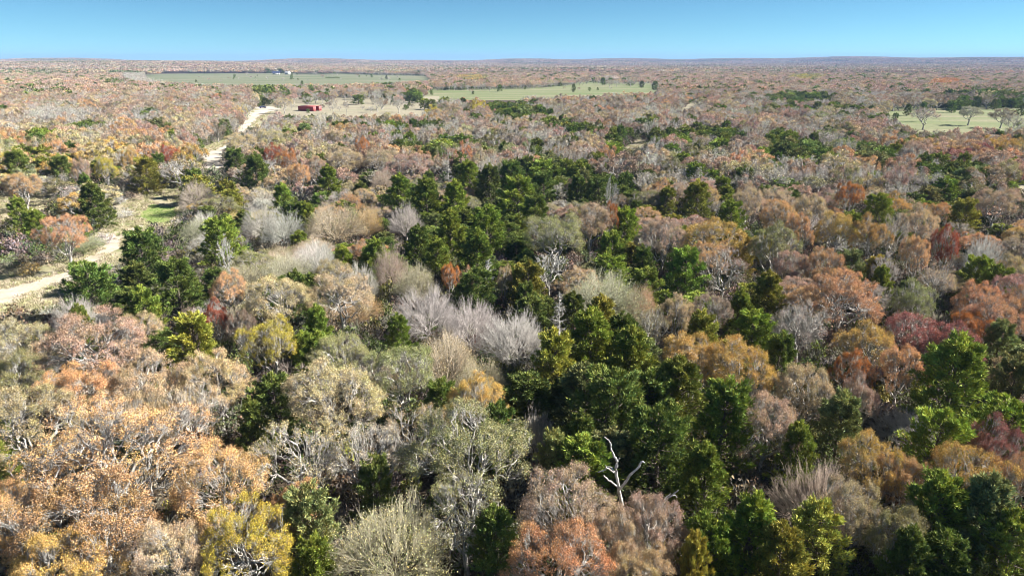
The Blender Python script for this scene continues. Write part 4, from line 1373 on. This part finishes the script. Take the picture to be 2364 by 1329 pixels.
snag([("trunk", [(float(p1[0]), float(p1[1]), 0.19, 0.3), (1503, 1240, .14, .1), (1512, 1210, .12, 0), (1521, 1185, .10, 0), (1528, 1165, .085, 0), (1540, 1150, .07, 0), (1552, 1142, .055, 0), (1566, 1130, .03, 0)]),
      ("limb", [(1552, 1143, .045, 0), (1558, 1142, .035, .1), (1563, 1148, .025, .1)]),
      ("limb", [(1531, 1160, .05, 0), (1536, 1148, .035, .2), (1548, 1138, .02, .3)])],
     SY2, b1, "short grey dead stub leaning right, lower of the two snags in the foreground")


# ------------------------------------------------------------------ buildings, containers, car, poles
def plain(name, base, rough=0.6, metal=0.0, dirt=0.25, scale=1.5):
    m, n, l = new_mat(name)
    tc = n.new("ShaderNodeTexCoord")
    nz = noise(n, l, scale, 5, tc.outputs['Object'], 0.6)
    c = mixrgb(n, l, 'MULTIPLY', dirt * 2, (*base, 1), ramp(n, l, nz, [(0.35, (0.62, 0.6, 0.58)), (0.65, (1.1, 1.1, 1.1))]))
    p = n.new("ShaderNodeBsdfPrincipled")
    p.inputs['Roughness'].default_value = rough
    p.inputs['Metallic'].default_value = metal
    l.new(c, p.inputs['Base Color'])
    o = n.new("ShaderNodeOutputMaterial")
    l.new(p.outputs[0], o.inputs[0])
    return m


M_RED = plain("red_container_paint", (0.36, 0.030, 0.035), 0.5)
M_RED_SUNLIT = plain("sunlit_red_paint", (0.52, 0.13, 0.13), 0.55)  # sunlight on door ends, roofs and frames is put into this paler red
M_BLUE = plain("blue_car_paint", (0.010, 0.02, 0.16), 0.25, 0.2, 0.05)
M_GLASS = plain("car_glass", (0.30, 0.34, 0.38), 0.08, 0.0, 0.0)
M_RUB = plain("rubber", (0.02, 0.02, 0.02), 0.8)
M_WHITE = plain("white_siding", (0.75, 0.74, 0.70), 0.6)
M_SLATE = plain("slate_blue_roof", (0.06, 0.07, 0.13), 0.6)
M_PALE = plain("pale_metal_roof", (0.66, 0.62, 0.60), 0.45, 0.1)
M_MAROON = plain("maroon_siding", (0.14, 0.025, 0.05), 0.7)
M_POLE = plain("weathered_pole", (0.48, 0.44, 0.40), 0.85)
M_DARK = plain("dark_opening", (0.02, 0.02, 0.022), 0.9)


def boxV(x0, x1, y0, y1, z0, z1):
    V = np.array([[x, y, z] for z in (z0, z1) for x, y in ((x0, y0), (x1, y0), (x1, y1), (x0, y1))], float)
    F = np.array([[3, 2, 1, 0], [4, 5, 6, 7], [0, 1, 5, 4], [1, 2, 6, 5], [2, 3, 7, 6], [3, 0, 4, 7]])
    return V, F


def part(name, root, boxes, mat):
    blocks = []
    for b in boxes:
        V, F = b if isinstance(b, tuple) and isinstance(b[0], np.ndarray) else boxV(*b)
        blocks.append((V, F, 0, None))
    return link(bpy.data.objects.new(name, make_mesh(name, blocks, [mat])), root)


def thing(name, label, cat, loc, rz=0.0, group=None):
    o = link(bpy.data.objects.new(name, None))
    o.location = loc
    o.rotation_euler = (0, 0, rz)
    o["label"] = label; o["category"] = cat
    if group:
        o["group"] = group
    return o


def corrugated(x0, x1, y, z0, z1, d, n):
    """trapezoid-ribbed steel side in the plane y"""
    xs, ys = [], []
    st = (x1 - x0) / n
    for i in range(n):
        for f, o_ in ((0, 0), (0.28, 0), (0.5, d), (0.78, d)):
            xs.append(x0 + (i + f) * st); ys.append(y + o_)
    xs.append(x1); ys.append(y)
    m = len(xs)
    V = np.array([[a, b, z0] for a, b in zip(xs, ys)] + [[a, b, z1] for a, b in zip(xs, ys)], float)
    i = np.arange(m - 1)
    return V, np.stack([i, i + 1, i + 1 + m, i + m], 1)


def container(label, loc, rz, near_open):
    L_, W_, H_ = 12.19, 2.44, 2.9
    r_ = thing("shipping_container", label, "shipping container", loc, rz, "red shipping containers in the clearing")
    e = 0.12
    fr = []
    for x in (0, L_ - e):
        for y in (0, W_ - e):
            fr.append((x, x + e, y, y + e, 0.0, H_))
    for y in (0, W_ - e):
        fr += [(e, L_ - e, y, y + e, 0.0, e), (e, L_ - e, y, y + e, H_ - e, H_)]
    for x in (0, L_ - e):
        fr += [(x, x + e, e, W_ - e, 0.0, e), (x, x + e, e, W_ - e, H_ - e, H_)]
    part("frame", r_, fr, M_RED_SUNLIT)
    part("side_panel", r_, [corrugated(e, L_ - e, 0.035, e, H_ - e, 0.04, 42)], M_RED)
    part("side_panel", r_, [corrugated(e, L_ - e, W_ - 0.075, e, H_ - e, 0.04, 42)], M_RED)
    part("roof", r_, [(e + .002, L_ - e - .002, e + .002, W_ - e - .002, H_ - 0.06, H_ - 0.03)], M_RED_SUNLIT)
    part("end_panel", r_, [(0.04, 0.07, e + .002, W_ - e - .002, e + .002, H_ - e - .002)], M_RED)
    for k_ in range(2):
        y0 = e + .004 + k_ * (W_ - 2 * e) / 2
        part("door", r_, [(L_ - 0.07, L_ - 0.03, y0, y0 + (W_ - 2 * e) / 2 - .012, e + .004, H_ - e - .004)], M_RED_SUNLIT)
        for q in (0.28, 0.80):
            part("lock_bar", r_, [(L_ - 0.028, L_ - 0.002, y0 + q, y0 + q + 0.035, e + .05, H_ - e - .05)], M_POLE)
    return r_


CR = math.radians(-25)
c0 = at(724, 257.5)
ax = np.array([math.cos(CR), math.sin(CR)]); nx = np.array([-ax[1], ax[0]])
o1 = np.array(c0[:2]) - ax * 12.19
container("nearer red shipping container with ribbed long side beside the sandy clearing", (o1[0], o1[1], 0.03), CR, False)
o2 = o1 + nx * (2.44 + 2.7)
container("farther red shipping container whose end shows right of the dark gap", (o2[0], o2[1], 0.03), CR, False)
rf = thing("canopy_roof", "low red metal roof spanning the gap between the two red shipping containers", "canopy", (o1[0], o1[1], 2.935), CR)
part("roof_panel", rf, [(0.3, 11.9, 2.0, 5.6, 0.06, 0.10)], M_RED_SUNLIT)
for k_ in range(6):
    part("beam", rf, [(0.5 + k_ * 2.2, 0.62 + k_ * 2.2, 2.02, 5.58, 0.0, 0.057)], M_RED)

# the blue car by the bend of the track
q_ = at(607, 250)
car = thing("parked_car", "dark blue car with bright windscreen parked at the far bend of the dirt road", "car", (q_[0], q_[1], 0.03), math.radians(12))


def loft(profile, ys):
    """side profile (x, z) extruded across y with a tucked-in top"""
    n = len(profile)
    V = []
    for y, k_ in ys:
        for x, z in profile:
            V.append([x * (1 - 0.02 * (k_ < 1)), y * (1 - 0.16 * max(0, (z - 0.95)) / 0.5), z])
    V = np.array(V, float)
    F = []
    for j in range(len(ys) - 1):
        for i in range(n):
            a, b = j * n + i, j * n + (i + 1) % n
            F.append([a, b, b + n, a + n])
    mid = n // 2
    for j, flip in ((0, False), (len(ys) - 1, True)):
        for i in range(1, mid):
            q = [j * n + (i - 1 if i > 1 else 0), j * n + i, j * n + n - i - 1, j * n + (n - i) % n]
            F.append(q[::-1] if flip else q)
    return V, np.array(F)


prof = [(-2.3, 0.32), (-2.35, 0.75), (-2.2, 0.98), (-1.75, 1.02), (-1.15, 1.45), (0.15, 1.48), (0.95, 1.05), (2.05, 0.92), (2.32, 0.68), (2.3, 0.32)]
part("body", car, [loft(prof, [(-0.9, 0), (-0.86, 1), (0.86, 1), (0.9, 0)])], M_BLUE)
part("windscreen", car, [(np.array([[0.22, -0.66, 1.47], [0.22, 0.66, 1.47], [0.97, 0.74, 1.075], [0.97, -0.74, 1.075]], float) + np.array([0.02, 0, 0.02]), np.array([[0, 3, 2, 1]]))], M_GLASS)
part("rear_window", car, [(np.array([[-1.2, -0.66, 1.45], [-1.2, 0.66, 1.45], [-1.72, 0.74, 1.05], [-1.72, -0.74, 1.05]], float) + np.array([-0.02, 0, 0.02]), np.array([[0, 1, 2, 3]]))], M_GLASS)
for sd in (-1, 1):
    part("side_window", car, [(np.array([[-1.05, sd * .80, 1.38], [0.12, sd * .80, 1.40], [0.72, sd * .90, 1.06], [-1.45, sd * .90, 1.06]], float), np.array([[0, 1, 2, 3]]))], M_GLASS)
    part("headlight", car, [(2.25, 2.34, sd * .68 - .14, sd * .68 + .14, 0.66, 0.80)], M_WHITE)
for wx in (-1.45, 1.42):
    for sd in (-1, 1):
        ang = np.linspace(0, 2 * np.pi, 17)[:-1]
        V = np.array([[wx + .34 * math.cos(t_), sd * (.92 if k_ else .70), .34 + .34 * math.sin(t_)] for k_ in (0, 1) for t_ in ang] + [[wx, sd * .93, .34], [wx, sd * .69, .34]])
        i = np.arange(16); j = (i + 1) % 16
        F = np.concatenate([np.stack([i, j, j + 16, i + 16], 1), np.stack([i[::2] + 16, j[::2] + 16, (j[::2] + 1) % 16 + 16, np.full(8, 32)], 1)])
        part("wheel", car, [(V, F)], M_RUB)


def house(label, px, py, w, dpt, hw, hr, rz, m_wall, m_roof, name="farm_house", cat="house", win=3, chimney=True, shed=False):
    p_ = at(px, py)
    r_ = thing(name, label, cat, (p_[0], p_[1], 0.0), rz)
    part("wall", r_, [(-w / 2, w / 2, 0, dpt, 0.0, hw)], m_wall)
    o_ = 0.5
    V = np.array([[-w / 2 - o_, -o_, hw], [w / 2 + o_, -o_, hw], [w / 2 + o_, dpt + o_, hw], [-w / 2 - o_, dpt + o_, hw], [-w / 2 - o_, dpt / 2, hw + hr], [w / 2 + o_, dpt / 2, hw + hr]], float)
    V[:4, 2] += 0.003
    F = np.array([[0, 1, 5, 4], [2, 3, 4, 5], [1, 2, 5, 5], [3, 0, 4, 4], [3, 2, 1, 0]])
    rt_ = part("roof", r_, [(V[:4], np.array([[3, 2, 1, 0]])), (V[[0, 1, 5, 4]], np.array([[0, 1, 2, 3]])), (V[[2, 3, 4, 5]], np.array([[0, 1, 2, 3]])),
                            (np.array([V[1], V[2], (V[2] + V[5]) / 2, V[5]]), np.array([[0, 1, 2, 3]])), (np.array([V[3], V[0], (V[0] + V[4]) / 2, V[4]]), np.array([[0, 1, 2, 3]]))], m_roof)
    if chimney:
        part("chimney", rt_, [(w * .2, w * .2 + .9, dpt * .45, dpt * .45 + .9, hw + hr * .5, hw + hr + 1.2)], M_WHITE)
    for i in range(win):
        x = -w / 2 + (i + 0.7) * w / (win + 0.4)
        part("window", r_, [(x, x + 1.3, -0.05, -0.004, 1.0, 2.3)], M_DARK)
    part("door", r_, [(w * .36, w * .36 + 1.1, -0.06, -0.004, 0.0, 2.1)], M_DARK)
    return r_


house("dark slate roofed farmhouse between evergreen trees at the far edge of the big pasture", 637, 172.5, 14, 10, 3.0, 4.5, 0.15, M_WHITE, M_SLATE)
house("small white gabled barn right of the farmhouse by the big pasture", 661, 172.3, 10, 9, 4.2, 3.0, -0.5, M_WHITE, M_PALE, "barn", "barn", 1, False)
house("pale metal roofed house among oaks behind the green lawn", 1415, 186, 19, 11, 3.2, 3.6, 0.2, M_POLE, M_PALE, win=4, chimney=False)
house("maroon shed with white eaves right of the pale roofed house", 1447, 191.5, 7, 6, 3.2, 1.2, 0.1, M_MAROON, M_PALE, "shed", "shed", 1, False)
house("low white shed far off in the wood on the right horizon", 2087, 148, 14, 9, 3.5, 2, 0.1, M_WHITE, M_PALE, "shed", "shed", 1, False).location.z = 9
house("low pale building left of the oak meadow behind grey crowns", 1962, 235, 15, 7, 2.6, 1.3, 0.05, M_PALE, M_PALE, "shed", "shed", 2, False)

for px_, py_, lab in ((766.5, 171, "thin pale utility pole at the back edge of the big pasture"), (987, 174, "thin pale utility pole right of the big pasture"),
                      (674, 171, "thin pale utility pole beside the white gabled barn"), (1433, 190, "tall white pole behind the oaks by the pale roofed house")):
    p_ = at(px_, py_)
    r_ = thing("utility_pole", lab, "utility pole", (p_[0], p_[1], 0.0))
    V, F = tubes(np.array([[[0, 0, 0], [0, 0, 6], [0, 0, 13.5]]], float), np.array([[0.32, 0.27, 0.22]]), 8)
    part("pole", r_, [(V, F)], M_POLE)
    part("crossarm", r_, [(-1.3, 1.3, -0.30, -0.16, 12.6, 12.8)], M_POLE)

# ------------------------------------------------------------------ undergrowth of the wood and rough grass of the clearings
def in_any(polys, x, y):
    px, py, _ = proj(x, y, np.zeros(len(x)))
    b = np.zeros(len(x), bool)
    for p_ in polys:
        b |= inside(p_, px, py)
    return b


UND = bpy.data.collections.new("undergrowth_library")
u_meshes = [make_mesh("u%d" % i, sum(bush(600 + i, rx=1.2, h=1.5, n_tip=90, leafy=(0.9, 0.25, 0.6, 0.0)[i], leaf=0.20, per=5), []), BARE_MATS) for i in range(4)]
for i, me in enumerate(u_meshes):
    UND.objects.link(bpy.data.objects.new("und_%03d" % i, me))
rs = np.random.RandomState(21)
P, C_, RO, SC, VI = [], [], [], [], []
for r0, r1, s_ in ((20, 130, 1.75), (130, 330, 2.8)):
    gx, gy = grid(r0, r1, s_, 60 + r0)
    bad = clear_mask(gx, gy, np.full(len(gx), 1.0), np.full(len(gx), 1.4))
    gx, gy = gx[~bad], gy[~bad]
    for i in range(len(gx)):
        P.append((gx[i], gy[i], 0)); c = rs.choice(5, p=[.34, .16, .2, .18, .12])
        C_.append(tuple(0.55 * v for v in jitter_tint(('br', 'dk', 'ye', 'gg', 'gy')[c], rs, 0.2))); RO.append((0, 0, rs.rand() * 6.28))  # bush colours darkened so the gaps between crowns read as deep shade
        k = (0.7 + 0.7 * rs.rand()) * (1 if s_ < 2 else 1.4); SC.append((k, k, k * (0.8 + 0.7 * rs.rand()))); VI.append(rs.randint(4))
scatter_object("undergrowth", UND, P, np.array(C_), RO, SC, VI)
print("undergrowth", len(P))

GRS = bpy.data.collections.new("grass_library")


def tuft(seed, n=34, h=0.42, r=0.34):
    rs = np.random.RandomState(seed)
    b = rs.normal(size=(n, 3)) * np.array([r, r, 0]) * 0.6
    d = rs.normal(size=(n, 3)) * 0.38; d[:, 2] = 1
    e = b + d * (h * (0.5 + 0.8 * rs.rand(n)))[:, None]
    sd = np.cross(d, rs.normal(size=(n, 3))); sd /= np.linalg.norm(sd, axis=1, keepdims=True)
    w = 0.035
    V = np.stack([b - sd * w, b + sd * w, e + sd * w * .25, e - sd * w * .25], 1).reshape(-1, 3)
    F = np.arange(n * 4).reshape(n, 4)
    v = 1 + rs.normal(size=(n, 1)) * 0.2
    return make_mesh("tuft%d" % seed, [(V, F, 0, np.repeat(np.clip(np.repeat(v, 3, 1), .4, 1.6), 4, 0))], [M_LEAF])


for i in range(4):
    GRS.objects.link(bpy.data.objects.new("gr_%03d" % i, tuft(700 + i)))
OPEN_NEAR = [CLEAR[0], CLEAR[1], CLEAR[2], CLEAR[7], [(-60, 640), (200, 590), (400, 400), (460, 420), (400, 540), (150, 700), (-60, 760)], [(-60, 450), (150, 445), (150, 505), (-60, 515)]]
gx, gy = grid(70, 460, 0.62, 91)
m = in_any(OPEN_NEAR, gx, gy)
gx, gy = gx[m], gy[m]
patchy = np.sin(gx * 0.31 + np.sin(gy * 0.17) * 2) * np.sin(gy * 0.23 + 1) + np.sin(gx * 0.9 + gy * 0.7) * 0.4
TRK = []
rag_ = rs.rand(len(gx))
for o in COL.objects:
    if o.name.startswith("dirt_track"):
        TRK.append(np.array([v.co[:2] for v in o.data.vertices]).reshape(-1, 2, 2).mean(1))
TRK_W = []
keep = patchy > -0.35 - 0.5 * rs.rand(len(gx))
keep &= (np.hypot(gx, gy) < 200) | (rs.rand(len(gx)) < 0.35)
for o in COL.objects:
    if o.name.startswith("dirt_track"):
        q = np.array([v.co[:2] for v in o.data.vertices]).reshape(-1, 2, 2)
        c_, w_ = q.mean(1)[::2], np.linalg.norm(q[::2, 0] - q[::2, 1], axis=1) / 2
        for cc, ww in zip(c_, w_):
            keep &= np.hypot(gx - cc[0], gy - cc[1]) > ww * (0.55 + 0.4 * rag_)
gx, gy = gx[keep], gy[keep]
P = np.stack([gx, gy, np.zeros(len(gx))], 1)
px, py, _ = proj(gx, gy, np.zeros(len(gx)))
green = inside([(322, 500), (350, 470), (400, 478), (412, 500), (380, 515), (345, 520)], px, py)
tc_ = np.array([(0.52, 0.44, 0.30), (0.44, 0.41, 0.23), (0.58, 0.50, 0.38), (0.36, 0.38, 0.17)])[rs.choice(4, len(gx), p=[.35, .3, .2, .15])]
tc_[green] = (0.25, 0.36, 0.10)
k = 0.6 + 0.9 * rs.rand(len(gx)); k[green] = 0.4
scatter_object("grass", GRS, P, np.clip(tc_ * (1 + rs.normal(size=(len(gx), 1)) * .12), .02, .8), np.stack([k * 0, k * 0, rs.rand(len(k)) * 6.28], 1), np.stack([k, k, k * (.35 + .5 * rs.rand(len(k)))], 1), rs.randint(0, 4, len(k)))
print("tufts", len(gx))

# ------------------------------------------------------------------ haze
hm = new_mat("haze_air")
pv = hm[1].new("ShaderNodeVolumePrincipled")
pv.inputs['Color'].default_value = (0.36, 0.57, 1.0, 1)
pv.inputs['Density'].default_value = 0.9e-4
pv.inputs['Anisotropy'].default_value = 0.0
ho = hm[1].new("ShaderNodeOutputMaterial")
hm[2].new(pv.outputs[0], ho.inputs['Volume'])
hb = np.array([[x, y, z] for z in (-22.0, 110.0) for x, y in ((-12600, -12600), (12600, -12600), (12600, 12600), (-12600, 12600))], float)
hf = np.array([[3, 2, 1, 0], [4, 5, 6, 7], [0, 1, 5, 4], [1, 2, 6, 5], [2, 3, 7, 6], [3, 0, 4, 7]])
haze = link(bpy.data.objects.new("haze", make_mesh("haze", [(hb, hf, 0, None)], [hm[0]])))
haze["kind"] = "stuff"
